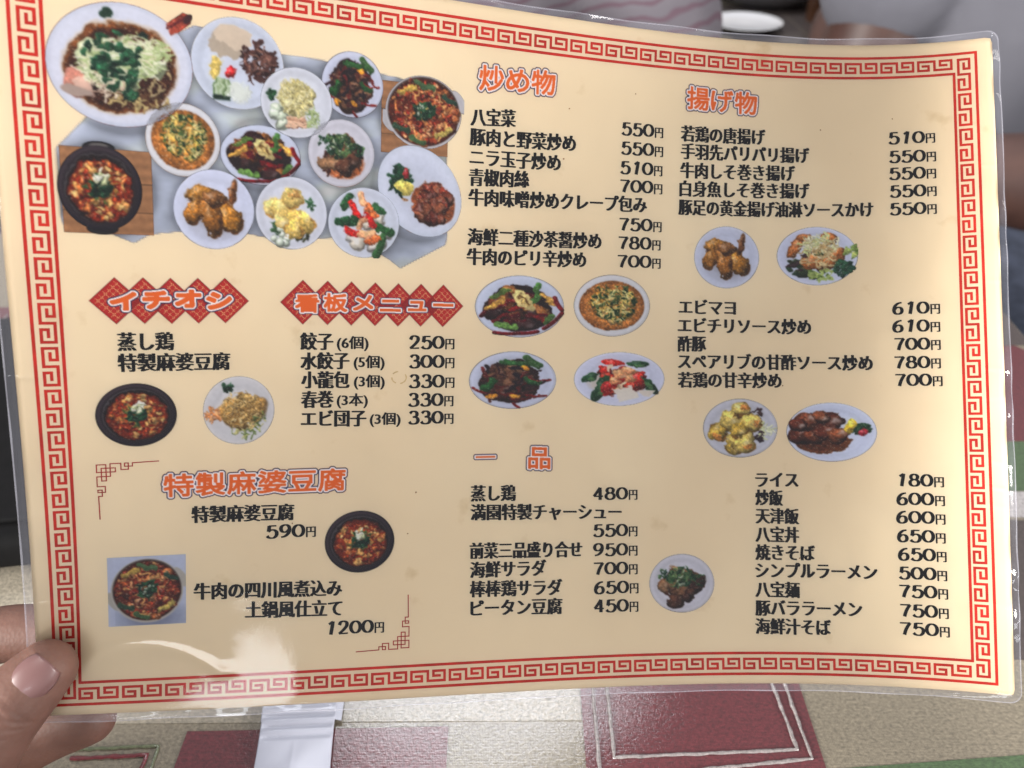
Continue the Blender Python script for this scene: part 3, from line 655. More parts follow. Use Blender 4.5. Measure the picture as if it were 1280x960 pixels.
def d_ribs(p, cx=-.32, cy=.0):
    p.plate((210, 216, 238), .93, well=.74)
    p.ell(cx + .12, cy + .3, .6, .42, (126, 70, 34), irr=.06, edge=.2); p.ell(cx + .1, cy + .34, .5, .3, (88, 44, 24), a=False, soft=8)
    for x, y, a, b in [(-.38, .1, .3, .26), (-.05, .12, .26, .24), (-.2, -.35, .3, .3), (.28, -.38, .28, .3), (.2, -.05, .22, .28), (.46, .1, .24, .24), (-.42, -.25, .2, .2), (.1, -.5, .18, .2)]:
        p.ell(cx + x + .02, cy + y + .04, a, b, (44, 18, 14), rr(0, 3), .1); p.ell(cx + x, cy + y, a, b, pick([(116, 58, 34), (96, 42, 26), (134, 74, 44)]), rr(0, 3), .12, .7, .6, edge=.4)
    herbs(p, .66, -.12, .2, 26, .09, [(34, 92, 44), (28, 76, 40)], sy=.9)
    p.ell(.42, -.22, .13, .26, (226, 192, 60), .2, .06, .4, .3); p.ell(.70, .0, .1, .14, (182, 40, 56), .3, .06, .5, .5)
def d_chashu(p, pool=True):
    p.plate((204, 202, 212), .9, well=.78)
    if pool: p.ell(.05, .3, .62, .44, (176, 100, 56), irr=.05, soft=3)
    chunks(p, -.02, .1, .54, 16, .24, [(120, 82, 56), (92, 56, 40), (148, 110, 78), (66, 36, 28)], hl=.25, irr=.12)
    slivers(p, .0, .1, .66, 12, .1, .03, [(60, 32, 26), (84, 50, 34)])
    herbs(p, -.02, -.22, .42, 120, .055, [(46, 110, 56), (24, 76, 44), (90, 140, 70), (30, 60, 40), (120, 160, 90)], sy=.8)
    herbs(p, -.55, -.3, .16, 12, .05); herbs(p, .5, -.1, .2, 20, .05)
    chunks(p, 0, -.2, .25, 5, .05, [(190, 204, 170)])
def d_mushi(p):
    p.plate((206, 204, 208), .93, well=.7)
    slivers(p, .15, .3, .5, 50, .13, .02, [(150, 160, 90), (196, 190, 130), (110, 130, 70)])
    slivers(p, -.7, .1, .2, 16, .14, .03, [(214, 160, 110), (196, 130, 80)])
    for ex_, ey_, er_ in ((-.12, .05, .44), (.36, -.1, .42)): p.ell(ex_ + .03, ey_ + .06, er_, er_ * .9, (110, 82, 44), irr=.1, soft=4); p.ell(ex_, ey_, er_, er_ * .86, (186, 144, 80), irr=.12, shade=.5, soft=3)
    chunks(p, .12, -.02, .46, 22, .12, [(188, 146, 80), (204, 166, 100), (170, 126, 64)], hl=.15, irr=.25)
    slivers(p, .1, .0, .56, 260, .06, .013, [(214, 182, 118), (176, 138, 76), (226, 200, 144), (140, 110, 60)])
    herbs(p, -.32, -.66, .14, 14, .07, [(26, 70, 44), (40, 92, 56)], sy=.8); herbs(p, .55, .2, .2, 10, .04, [(90, 110, 60)])
def d_stew(p, pot=(196, 194, 200)):
    p.ell(-.86, .28, .14, .3, np.array(pot) * .92, -.5); p.ell(.86, -.35, .14, .32, np.array(pot) * .96, -.5)
    p.ell(0, 0, .93, .93, pot); p.ell(0, -.02, .885, .885, (70, 56, 52), a=False, soft=2); p.ell(0, .0, .86, .86, (110, 40, 22), a=False, edge=.4)
    chunks(p, 0, 0, .78, 60, .12, [(146, 58, 32), (170, 84, 44), (120, 40, 26), (92, 36, 24), (190, 110, 60)], hl=.45)
    slivers(p, 0, 0, .76, 60, .12, .028, [(196, 130, 76), (160, 70, 40), (206, 156, 96), (120, 44, 30)])
    chunks(p, 0, 0, .8, 60, .05, [(170, 60, 36), (214, 150, 100), (140, 40, 26)], hl=.6)
    for x0, y0, x1, y1, c in [(-.6, -.45, -.25, -.6, (196, 164, 80)), (.3, .55, .65, .4, (188, 168, 90)), (-.2, -.75, .2, -.66, (80, 120, 70)), (-.7, .4, -.4, .5, (44, 84, 56)), (.5, -.45, .75, -.3, (40, 80, 60)), (-.3, .65, .0, .78, (70, 110, 60))]: p.strand(x0, y0, x1, y1, .07, c, .1, .4)
    herbs(p, 0, -.04, .25, 60, .06, [(20, 80, 44), (12, 50, 34), (36, 110, 60)]); chunks(p, 0, -.04, .2, 8, .03, [(190, 206, 180)])
def d_square(p):
    p.put(np.ones_like(p.X), (192, 198, 220)); p.ell(.1, .8, .8, .4, (140, 146, 170), soft=20)
    sub = Pic(p.nx, p.ny); d_stew(sub, (186, 180, 172)); p.put(sub.A, sub.C)
def d_fish(p):
    ro = -.42
    p.ell(0, 0, .99, .93, (196, 202, 220), ro); p.ell(0, 0, .95, .89, (212, 214, 228), ro, a=False, soft=6)
    p.ell(.0, .03, .80, .70, (206, 190, 172), ro, a=False, soft=4); p.ell(0, .03, .775, .67, (126, 74, 38), ro, a=False, soft=2); p.ell(.02, .05, .72, .62, (62, 32, 22), ro, irr=.03, a=False, soft=6)
    slivers(p, .1, .1, .56, 60, .09, .014, [(170, 150, 110), (120, 90, 60), (190, 176, 140)], sy=.8)
    slivers(p, .2, .5, .45, 50, .07, .014, [(180, 160, 110), (146, 120, 80), (90, 60, 40)], sy=.3)
    p.poly([(.62, -.72), (.86, -.93), (.98, -.9), (.97, -.78), (.8, -.62), (.68, -.55)], (150, 66, 50)); p.strand(.64, -.66, .92, -.88, .02, (96, 34, 34)); p.ell(.93, -.84, .05, .09, (60, 30, 34), .6)
    p.ell(-.55, .33, .22, .24, (186, 126, 110), .3, .05, .4); p.ell(-.48, .35, .16, .16, (206, 172, 156), .1, .08, .3); p.ell(-.62, .46, .2, .08, (170, 150, 140), .2); p.ell(-.36, .35, .05, .12, (40, 26, 24))
    chunks(p, -.02, -.05, .5, 24, .15, [(196, 206, 164), (206, 210, 172), (188, 204, 150)], sy=.62, hl=.1)
    for _ in range(420):
        x, y = inr(.62, .05, -.08, .62); a = rr(-.9, .9); l = rr(.03, .09)
        x, y = x * 1., y - (x - .05) * .28
        p.strand(x - l, y - l * a, x + l, y + l * a, .009, pick([(222, 226, 190), (196, 212, 150), (176, 196, 130), (232, 230, 210), (206, 196, 170)]), rr(-.3, .3), 0)
    slivers(p, -.2, .3, .24, 40, .06, .012, [(226, 210, 190), (200, 170, 150)])
    for cx, cy, r in [(-.12, -.38, .16), (-.3, -.1, .2), (-.08, -.1, .24), (.1, .02, .18), (-.2, .12, .18), (.02, .22, .18), (.08, .34, .14), (.1, -.2, .14)]:
        for _ in range(9):
            x, y = inr(r, cx, cy); p.ell(x, y, rr(.04, .08), rr(.03, .06), pick([(26, 84, 52), (36, 104, 62), (18, 62, 42), (44, 118, 74)]), rr(0, 3), .3, .5)
    p.ell(-.18, -.75, .09, .09, (36, 74, 52), 0, .2); p.ell(.3, -.52, .08, .05, (24, 44, 34), 0, .2)
def d_pancake(p):
    p.plate((204, 210, 226), .95, well=.8)
    for dx, dy in [(-.1, .22), (-.06, .14), (-.03, .07), (.03, 0)]:
        p.poly([(-.55 + dx, -.62 + dy), (-.4 + dx, -.8 + dy), (-.1 + dx, -.82 + dy), (.28 + dx, -.68 + dy), (.2 + dx, -.45 + dy), (.05 + dx, -.3 + dy), (-.5 + dx, -.42 + dy)], np.array((198, 182, 164)) * (.92 if dy else 1.06))
    slivers(p, .45, -.1, .36, 60, .1, .035, [(74, 44, 40), (54, 30, 28), (96, 58, 50), (44, 22, 22)], sy=1.15, bend=.6)
    slivers(p, .45, -.1, .34, 20, .08, .02, [(120, 80, 70), (140, 100, 86)], sy=1.1)
    p.ell(-.48, .12, .12, .26, (222, 196, 110), .3, .1, .3); p.ell(-.17, .17, .12, .14, (178, 28, 30), 0, .03, .5, .5)
    for k in range(9): p.strand(-.5 + k * .04, .35, -.52 + k * .045, .7, .02, pick([(130, 166, 100), (176, 200, 150), (206, 220, 190)]), .05, 0)
    for k in range(8): p.ell(-.52 + k * .045, .76, .03, .06, (22, 52, 36))
    slivers(p, .02, .6, .2, 60, .08, .014, [(226, 230, 226), (210, 214, 206), (236, 238, 236)], sy=1.1); p.ell(.02, .6, .2, .22, (222, 226, 220), a=False, soft=8, irr=.1)
def d_chicken(p):
    p.plate((210, 212, 222), .95, well=.82)
    chunks(p, -.3, .35, .34, 12, .15, [(204, 214, 196), (196, 206, 186)], hl=0); slivers(p, .3, .35, .36, 40, .1, .016, [(196, 210, 150), (170, 196, 120)])
    p.ell(-.02, -.15, .5, .46, (190, 178, 122), irr=.1, shade=.3, soft=4)
    chunks(p, -.02, -.15, .44, 30, .10, [(206, 194, 140), (196, 182, 120), (214, 204, 156)], hl=.1, irr=.2)
    slivers(p, -.02, -.15, .5, 220, .045, .016, [(224, 214, 168), (186, 172, 112), (206, 196, 140), (232, 224, 184)])
    for k in range(4): p.strand(-.25, .42 + k * .08, .22, .38 + k * .08, .045, pick([(196, 156, 130), (214, 180, 154)]), .05); p.strand(-.25, .46 + k * .08, .22, .42 + k * .08, .012, (120, 76, 60), .05)
    herbs(p, -.68, -.18, .13, 14, .06, [(40, 116, 56), (26, 84, 44)])
def d_ebimayo(p):
    p.plate((210, 212, 224), .95, well=.82)
    herbs(p, .25, .55, .2, 14, .1, [(60, 66, 44), (40, 44, 30)]); herbs(p, -.4, .4, .16, 10, .08, [(60, 110, 60)]); herbs(p, .5, -.3, .14, 12, .06, [(50, 120, 66)]); chunks(p, -.3, .6, .25, 8, .12, [(206, 216, 200)], hl=0)
    for cx, cy, rx, ry in [(-.55, -.15, .24, .24), (-.25, -.1, .32, .26), (0, .15, .34, .26), (.02, -.45, .28, .26), (.4, .25, .3, .18), (.05, .42, .3, .2), (-.3, .2, .2, .2)]:
        p.ell(cx + .01, cy + .04, rx, ry, (186, 140, 70), 0, .1); p.ell(cx, cy, rx, ry, pick([(228, 200, 120), (234, 210, 140), (222, 190, 104)]), rr(0, 3), .12, .35, .3, edge=.12)
    p.ell(.05, -.52, .16, .14, (222, 170, 96), 0, .1, .4, .3)
def d_shrimp2(p):
    p.plate((208, 212, 226), .95, .985, .985, 0, .82)
    chunks(p, .1, .25, .5, 12, .18, [(206, 200, 196), (222, 214, 200)], hl=.1)
    for x0, y0, x1, y1, c in [(-.4, -.7, -.55, -.45, (40, 110, 52)), (-.7, .0, -.25, -.1, (30, 100, 50)), (.4, .1, .75, .25, (44, 116, 52)), (.35, .9, .5, .4, (60, 130, 60)), (.3, -.5, .5, -.35, (50, 120, 60))]: p.strand(x0, y0, x1, y1, .12, c, .1, .5)
    for x0, y0, x1, y1 in [(-.35, -.5, -.1, -.2), (.1, -.3, .25, .1), (-.5, .2, -.35, .3), (-.3, .3, -.2, .35)]: p.strand(x0, y0, x1, y1, .1, (186, 32, 28), .1, .6)
    for x0, y0, x1, y1 in [(-.1, -.8, .1, -.4), (.1, -.5, .3, -.2), (-.1, .3, .3, .3), (.1, .5, .4, .4), (.0, -.1, -.15, .1)]: p.strand(x0, y0, x1, y1, .09, pick([(226, 160, 120), (214, 110, 60), (232, 190, 160)]), .2, .6)
    p.ell(-.25, .5, .14, .1, (228, 226, 222), .4)
def d_ribs2(p):
    ro = .75
    p.ell(0, 0, .99, .8, (206, 212, 228), ro); p.ell(-.02, -.02, .93, .74, (214, 218, 234), ro, a=False, soft=6); p.ell(0, 0, .7, .54, (204, 208, 224), ro, a=False, soft=16)
    p.ell(.3, .22, .48, .42, (142, 76, 44), .5, .07, 0, 0, 2)
    chunks(p, .3, .25, .36, 26, .14, [(116, 58, 40), (92, 40, 30), (134, 76, 52), (150, 60, 40)], hl=.45)
    herbs(p, -.42, -.22, .2, 26, .1, [(28, 84, 50), (20, 66, 42)], sy=1.1); p.ell(-.3, -.32, .08, .1, (150, 40, 44), 0, .1, .4, .4); p.ell(-.34, -.08, .2, .12, (224, 206, 110), .1, .04, .3); p.ell(-.34, .16, .06, .04, (190, 130, 80))
def board(p):
    p.put(np.ones_like(p.X), (166, 118, 80))
    g = np.sin(p.Y * 26 + np.sin(p.X * 2) * 1.5) * .05 + p.tex(.12, 20, 3) + np.where(abs(p.Y + .2) < .02, -.3, 0) + np.where(abs(p.Y - .45) < .015, -.25, 0)
    p.C = np.clip(p.C * (1 + g)[..., None], 0, 255)
    m = np.clip((.97 - np.maximum(abs(p.X), abs(p.Y))) * 60, 0, 1); p.A = m
def cloth_pic(p):
    # white cloth cut out round the plates; coordinates measured in the picture
    out = [(-.905, .08), (-.905, .62), (-.89, .73), (-.74, .72), (-.6, .82), (-.53, .74), (-.2, .66), (.04, .74), (.3, .72), (.45, .7), (.66, .9), (.72, .98), (.97, .74), (.98, .66), (.965, -.2), (.90, -.6), (.86, -.68), (.84, -.75), (.3, -.85), (.1, -.86), (-.3, -1.0), (-.45, -.85)]
    p.poly(out, (212, 220, 240))
    f = p.tex(.16, 12, 5) + p.tex(.10, 30, 6) + .05 * np.sin((p.X * .7 + p.Y) * 14)
    p.C = np.clip(p.C * (1 + f)[..., None], 0, 240)
    sh = np.clip((p.Y - .62) * 3, 0, 1)[..., None]; p.C = p.C * (1 - sh * .22)
    for cx, cy, r in DSH:   # printed shadow round each plate of the photographed spread
        d = np.hypot((p.X - cx) * 4.58, (p.Y - cy) * 2.61) - r
        p.C *= (1 - .28 * np.exp(-np.clip(d - .02, 0, 9) / .10))[..., None]
DSH = []
def picture(name, fn, u, v, ru, rv, h, parent, shear=0., dens=58, label=None, food=True):
    nx, ny = max(24, int(2 * ru * dens)), max(24, int(2 * rv * dens))
    p = Pic(nx, ny); fn(p); p.C = np.clip(p.C * (.985 if food else .95), 0, 240); p.mottle(.05, max(8, nx // 3), 9)
    if food:
        r_ = np.hypot(p.X, p.Y); wmask = np.clip((.86 - r_) * 6, 0, 1); k_ = min(1., 1.1 / max(ru, rv))
        ox = (p.tex(.11, 14, 21) + p.tex(.09, 30, 22)) * wmask * k_; oy = (p.tex(.11, 14, 23) + p.tex(.09, 30, 24)) * wmask * k_
        ix = np.clip(((p.X + ox + 1) / 2 * (nx - 1)).round().astype(int), 0, nx - 1); iy = np.clip(((p.Y + oy + 1) / 2 * (ny - 1)).round().astype(int), 0, ny - 1)
        p.C = p.C[iy, ix]
    sat = (.25 if not food else 1.) * np.clip((p.C.max(2) - p.C.min(2)) / (p.C.max(2) + 12) * 2.2 - .35, 0, 1)
    p.C = np.clip(p.C * (1 + sat * (p.tex(.36, max(8, int(nx / 2.2)), 4) + p.tex(.45, max(8, nx // 5), 8)))[..., None] - (sat * 6)[..., None], 0, 255)
    if food:
        rg = np.random.default_rng(nx * 7 + ny); g_ = rg.random((ny, nx)); g_ = (g_ + np.roll(g_, 1, 0) + np.roll(g_, 1, 1) + np.roll(np.roll(g_, 1, 0), 1, 1)) / 4 - .5
        p.C = p.C * (1 + sat * g_ * 1.0)[..., None]
        spk = (rg.random((ny, nx)) < .018) * np.clip(sat, 0, 1); spk = np.maximum(spk, .6 * np.roll(spk, 1, 1)); p.C = p.C * (1 - .6 * spk[..., None]) + np.array((236, 222, 196)) * .6 * spk[..., None]
        q_ = np.pad(p.C, ((1, 1), (1, 1), (0, 0)), mode='edge'); b_ = sum(q_[i_:i_ + ny, j_:j_ + nx] for i_ in range(3) for j_ in range(3)) / 9; p.C = p.C * .35 + b_ * .65
        gr = p.C.mean(2, keepdims=True); isg = np.clip((p.C[..., 1] - p.C[..., 0]) / 40, 0, 1)[..., None]
        p.C = np.clip(p.C * (1 - isg * .35) + gr * isg * .17, 0, 250)
    U = u + p.X * ru; V = v + p.Y * rv + shear * p.X * ru
    i = np.arange(ny - 1)[:, None] * nx + np.arange(nx - 1)[None]
    F = np.stack([i, i + nx, i + nx + 1, i + 1], -1).reshape(-1, 4)
    A = np.clip(p.A, 0, 1).ravel(); keep = (A[F] > .02).any(1); F = F[keep]
    used = np.unique(F); remap = np.zeros(nx * ny, np.int64); remap[used] = np.arange(len(used))
    me = mesh_np(name, surf(U.ravel()[used], V.ravel()[used], np.full(len(used), h)), remap[F])
    C = np.concatenate([lin(np.clip(p.C, 0, 255)).reshape(-1, 3), A[:, None]], 1)[used].astype(np.float32)
    at = me.attributes.new('print', 'FLOAT_COLOR', 'POINT'); at.data.foreach_set('color', C.ravel())
    o = link(name, me, M_print, parent)
    if label: o['label'] = label
    return o
SMALL = [(d_mapo, 1.47, 9.67, .88, .79, 'picture of mapo tofu in a black bowl'), (d_mushi, 3.74, 9.62, .83, .87, 'picture of shredded steamed chicken'), (d_mapo, 6.68, 13.16, .89, .83, 'picture of mapo tofu beside the 590 price'),
    (d_square, 1.60, 14.18, .885, .90, 'square picture of a red stew pot'), (d_chili, 10.79, 6.97, 1.23, .83, 'picture of beef with red chillies on an oval plate'), (d_egg, 13.36, 6.91, 1.09, .85, 'picture of egg and leek in brown soup'),
    (d_beef, 10.64, 8.94, 1.20, .78, 'picture of stir-fried beef with mushrooms'), (d_shrimp, 13.60, 8.92, 1.29, .75, 'picture of shrimp with peppers'), (d_wings, 16.62, 5.52, .94, .87, 'picture of fried chicken wings'),
    (d_karaage, 19.18, 5.46, 1.14, .83, 'picture of fried chicken with salad'), (d_mayo, 17.01, 10.29, 1.05, .83, 'picture of shrimp in yellow mayonnaise'), (d_ribs, 19.51, 10.40, 1.23, .83, 'picture of dark glazed spare ribs'), (lambda p: d_chashu(p, False), 15.35, 14.58, .91, .81, 'picture of sliced pork under green onions')]
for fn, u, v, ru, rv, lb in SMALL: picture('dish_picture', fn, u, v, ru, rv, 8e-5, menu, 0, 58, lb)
BIG = [(board, 7.92, 2.38, .87, .87, 0), (board, 1.09, 4.53, .91, .94, 0),
    (d_pancake, 3.81, 1.56, 1.00, .99, 1), (d_fish, 1.46, 1.89, 1.42, 1.33, 2), (d_beef, 6.38, 1.73, .74, .76, 1), (d_chicken, 5.09, 2.27, .82, .79, 2),
    (lambda p: d_stew(p), 8.14, 2.20, 1.03, .93, 1), (d_chili, 4.28, 3.51, .90, .68, 1), (d_egg, 2.63, 3.31, .78, .80, 2), (d_chashu, 6.13, 3.33, .80, .80, 2),
    (lambda p: d_mapo(p, True, True), .95, 4.47, .90, 1.0, 1), (d_wings, 3.25, 4.80, .88, .91, 3), (d_ebimayo, 4.97, 4.80, .83, .86, 3), (d_shrimp2, 6.69, 4.95, .88, .86, 3), (d_ribs2, 8.08, 4.12, 1.18, 1.24, 2)]
for b in BIG: DSH.append(((b[1] - 4.31) / 4.58, (b[2] - 3.48) / 2.61, (b[3] + b[4]) / 2))
spread = picture('spread_picture', cloth_pic, 4.31, 3.48, 4.58, 2.61, 6e-5, menu, -.0, 26, food=False, label='large picture of many dishes laid out on a white cloth')
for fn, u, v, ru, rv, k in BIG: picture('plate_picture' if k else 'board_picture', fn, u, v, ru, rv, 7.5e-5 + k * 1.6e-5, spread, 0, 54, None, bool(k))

# headings: orange letters with white and navy outlines, rastered from the letter outlines
def heading(s, u0, u1, v0, v1, em, r_fill, r_white, r_navy, banner=None, label=None, pad=.30, spread_k=None, asp=1.):
    dens = 62; GU, GV, TT, nn = [], [], [], 0; nc = len(s); gap = (.80 if banner else .90) if nc > 1 else 1.
    cell = (u1 - u0) / (nc - 1 + gap)
    for q, ch in enumerate(s):
        V, T = glyphs(ch); x0, x1 = V[:, 0].min(), V[:, 0].max(); wd = cell * gap * (min(1., (x1 - x0) / .86) if nc > 1 else 1)
        ua = u0 + q * cell + (cell * gap - wd) / 2
        g = ua + (V[:, 0] - x0) / (x1 - x0) * wd; f = (g - u0) / (u1 - u0)
        wob = (math.sin(q * 2.3 + 1) * .03 if banner else 0)
        GU.append(g); GV.append(v0 + (v1 - v0) * f - (V[:, 1] - .36) * em + wob); TT.append(T + nn); nn += len(V)
    gu, gv, T = np.concatenate(GU), np.concatenate(GV), np.concatenate(TT)
    a0, a1 = u0 - pad, u1 + pad; b0, b1 = min(v0, v1) - em * .5 - pad, max(v0, v1) + em * .5 + pad
    if banner: a0, a1, b0, b1 = banner['box']
    nx, ny = int((a1 - a0) * dens), int((b1 - b0) * dens); k = 2
    M = np.zeros((ny * k, nx * k), bool); gx = (gu - a0) / (a1 - a0) * nx * k; gy = (gv - b0) / (b1 - b0) * ny * k
    for t in T:
        X, Y = gx[t], gy[t]; xa, xb = int(max(0, X.min() - .5)), int(min(nx * k - 1, X.max() + .5)); ya, yb = int(max(0, Y.min() - .5)), int(min(ny * k - 1, Y.max() + .5))
        if xb < xa or yb < ya: continue
        px, py = np.meshgrid(np.arange(xa, xb + 1), np.arange(ya, yb + 1))
        d = [(X[(i + 1) % 3] - X[i]) * (py - Y[i]) - (Y[(i + 1) % 3] - Y[i]) * (px - X[i]) for i in range(3)]
        M[ya:yb + 1, xa:xb + 1] |= ((d[0] >= 0) & (d[1] >= 0) & (d[2] >= 0)) | ((d[0] <= 0) & (d[1] <= 0) & (d[2] <= 0))
    def dil(m, r, ry=None):
        ry = ry or r; r = r * dens * k; ry = ry * dens * k; o = m.copy(); R = int(math.ceil(max(r, ry)))
        mp = np.pad(m, R)
        for dy in range(-R, R + 1):
            for dx in range(-R, R + 1):
                if (dx / max(r, .1)) ** 2 + (dy / max(ry, .1)) ** 2 <= 1: o |= mp[R + dy:R + dy + m.shape[0], R + dx:R + dx + m.shape[1]]
        return o
    def aa(m): return m.reshape(ny, k, nx, k).mean((1, 3))
    A_ = dil(M, r_fill * asp, r_fill); B_ = dil(A_, r_white); N_ = dil(B_, r_navy)
    def fn(p):
        if banner:
            for cx, cy in banner['at']:
                uu, vv = (a0 + (p.X + 1) / 2 * (a1 - a0) - cx), (b0 + (p.Y + 1) / 2 * (b1 - b0) - cy)
                d = abs(uu) / banner['hw'] + abs(vv) / banner['hh']; m = np.clip((1 - d) * 22, 0, 1)
                q1, q2 = (uu / banner['hw'] + vv / banner['hh']), (uu / banner['hw'] - vv / banner['hh'])
                g = ((abs(((q1 * 7) % 1) - .5) < .16) ^ (abs(((q2 * 7) % 1) - .5) < .16)) & (abs(q1) < .84) & (abs(q2) < .84)
                g2 = ((abs(((q1 * 3.5 + .25) % 1) - .5) < .10) | (abs(((q2 * 3.5 + .25) % 1) - .5) < .10)) & (abs(q1) < .84) & (abs(q2) < .84)
                over = (p.A > .5)[..., None]
                c = np.where(g[..., None], (222, 150, 104), (176, 34, 34)); c = np.where(g2[..., None], (190, 44, 38), c)
                c = np.where((d > .93)[..., None], (150, 30, 32), c)
                c = np.where(over & (d < .93)[..., None], np.where(g[..., None], (158, 40, 34), (146, 22, 26)), c)
                p.put(m, c)
        p.put(aa(N_), (34, 44, 84)); p.put(aa(B_), (246, 240, 238)); p.put(aa(A_), (226, 104, 34))
    lb = label
    return picture_fixed('heading', fn, a0, a1, b0, b1, nx, ny, lb)
def picture_fixed(name, fn, a0, a1, b0, b1, nx, ny, label):
    dens = nx / (a1 - a0)
    old = Pic
    p = Pic(nx, ny); fn(p)
    U = a0 + (p.X + 1) / 2 * (a1 - a0); V = b0 + (p.Y + 1) / 2 * (b1 - b0)
    i = np.arange(ny - 1)[:, None] * nx + np.arange(nx - 1)[None]
    F = np.stack([i, i + nx, i + nx + 1, i + 1], -1).reshape(-1, 4); A = np.clip(p.A, 0, 1).ravel()
    F = F[(A[F] > .02).any(1)]; used = np.unique(F); remap = np.zeros(nx * ny, np.int64); remap[used] = np.arange(len(used))
    me = mesh_np(name, surf(U.ravel()[used], V.ravel()[used], np.full(len(used), 8e-5)), remap[F])
    C = np.concatenate([lin(np.clip(p.C, 0, 255)).reshape(-1, 3), A[:, None]], 1)[used].astype(np.float32)
    at = me.attributes.new('print', 'FLOAT_COLOR', 'POINT'); at.data.foreach_set('color', C.ravel())
    o = link(name, me, M_print, menu); o['label'] = label; return o
heading('炒め物', 9.56, 11.59, 1.22, 1.16, .64, .022, .037, .028, label='orange heading 炒め物 above the stir-fry list')
heading('揚げ物', 15.42, 17.44, 1.18, 1.24, .64, .022, .037, .028, label='orange heading 揚げ物 above the fried list')
heading('一', 9.66, 10.19, 11.02, 11.02, .60, .0, .040, .026, label='orange heading 一')
heading('品', 11.10, 11.68, 11.05, 11.08, .64, .022, .037, .028, label='orange heading 品')
heading('特製麻婆豆腐', 2.02, 6.28, 11.49, 11.50, .61, .020, .036, .028, label='orange heading 特製麻婆豆腐')
heading('イチオシ', 1.02, 3.58, 6.93, 6.88, .45, .040, .036, .026, dict(box=(.5, 4.1, 6.3, 7.55), at=[(1.13, 6.94), (1.71, 6.93), (2.28, 6.93), (2.86, 6.92), (3.45, 6.91)], hw=.54, hh=.55), 'heading イチオシ on overlapping red diamonds')
heading('看板メニュー', 5.06, 9.0, 6.93, 6.97, .46, .024, .036, .024, dict(box=(4.6, 9.4, 6.3, 7.6), at=[(5.23, 6.93), (5.82, 6.94), (6.40, 6.95), (6.99, 6.96), (7.57, 6.97), (8.15, 6.97), (8.73, 6.98)], hw=.54, hh=.56), 'heading 看板メニュー on overlapping red diamonds')
COL.objects.unlink(_to); bpy.data.objects.remove(_to)

# faint brown drink ring beside the 330 price
for a0, a1, r in ((-.6, 1.4, .17), (2.0, 3.2, .165), (3.8, 4.6, .18)):
    q = np.linspace(a0, a1, 14); pu, pv = 7.62 + r * 1.1 * np.cos(q), 8.85 + r * .9 * np.sin(q); w_ = .012 + .008 * rng.random(14)
    V = np.concatenate([surf(pu + w_ * np.cos(q), pv + w_ * np.sin(q), np.full(14, 4.5e-5)), surf(pu - w_ * np.cos(q), pv - w_ * np.sin(q), np.full(14, 4.5e-5))])
    link('stain', mesh_np('stain', V, [(i, i + 1, i + 15, i + 14) for i in range(13)]), ink('drink_stain', (206, 180, 132)), menu)
# small marks on the laminate
for u, v, r in [(12.02, 1.75, .022), (11.9, 3.05, .022), (5.0, 12.6, .02), (8.1, 11.9, .025), (13.9, 1.2, .02), (19.3, 1.9, .02), (18.2, 9.1, .02), (2.7, 12.3, .02), (18.6, 13.9, .02), (21.3, 1.6, .02), (7.9, 13.0, .018)]:
    ang = np.linspace(0, 2 * np.pi, 9)[:-1]; uu = u + r * np.cos(ang) * rng.uniform(.7, 1.3, 8); vv = v + r * np.sin(ang) * rng.uniform(.7, 1.3, 8)
    me = bpy.data.meshes.new('speck'); me.from_pydata([tuple(q) for q in surf(uu, vv, np.full(8, 6e-5))], [], [tuple(range(8))]); link('speck', me, M_stain, menu)

# ------------------------------------------------------------------ organic bodies
def tube_bm(bm, pts, seg=20, flat=None):
    """closed tapered tube through (x, y, z, r) points, smoothed, with round ends"""
    P_ = [np.array(q[:3], float) for q in pts]; Rr = [q[3] for q in pts]
    n = len(P_); path = []; rad = []
    for i in range(n - 1):
        p0, p1, p2, p3 = P_[max(i - 1, 0)], P_[i], P_[i + 1], P_[min(i + 2, n - 1)]
        L = np.linalg.norm(p2 - p1); k = max(2, int(L / (min(Rr[i], Rr[i + 1]) * .35)))
        for s in range(k):
            t = s / k; path.append(.5 * (2 * p1 + (p2 - p0) * t + (2 * p0 - 5 * p1 + 4 * p2 - p3) * t * t + (3 * p1 - p0 - 3 * p2 + p3) * t ** 3))
            rad.append(Rr[i] * (1 - t) + Rr[i + 1] * t)
    path.append(P_[-1]); rad.append(Rr[-1])
    def cap(p, d, r):
        return [(p + d * r * math.sin(a), r * math.cos(a)) for a in (.35, .7, 1.0, 1.3, 1.5)]
    d0 = path[0] - path[1]; d0 /= np.linalg.norm(d0); d1 = path[-1] - path[-2]; d1 /= np.linalg.norm(d1)
    seq = cap(path[0], d0, rad[0])[::-1] + list(zip(path, rad)) + cap(path[-1], d1, rad[-1])
    up = np.array([.13, .2, 1.]) if flat is None else np.array(flat[:3], float); fl = 1 if flat is None else flat[3]
    rings = []
    for i, (p, r) in enumerate(seq):
        a, b = seq[max(i - 1, 0)][0], seq[min(i + 1, len(seq) - 1)][0]; d = b - a; d /= np.linalg.norm(d)
        w = up - d * (up @ d); w /= np.linalg.norm(w); s = np.cross(d, w)
        rings.append([bm.verts.new(p + r * (s * math.cos(t) + w * fl * math.sin(t))) for t in np.linspace(0, 2 * math.pi, seg + 1)[:-1]])
    for A, B in zip(rings[:-1], rings[1:]):
        for k in range(seg): bm.faces.new((A[k], A[(k + 1) % seg], B[(k + 1) % seg], B[k]))
    bm.faces.new(rings[0][::-1]); bm.faces.new(rings[-1])
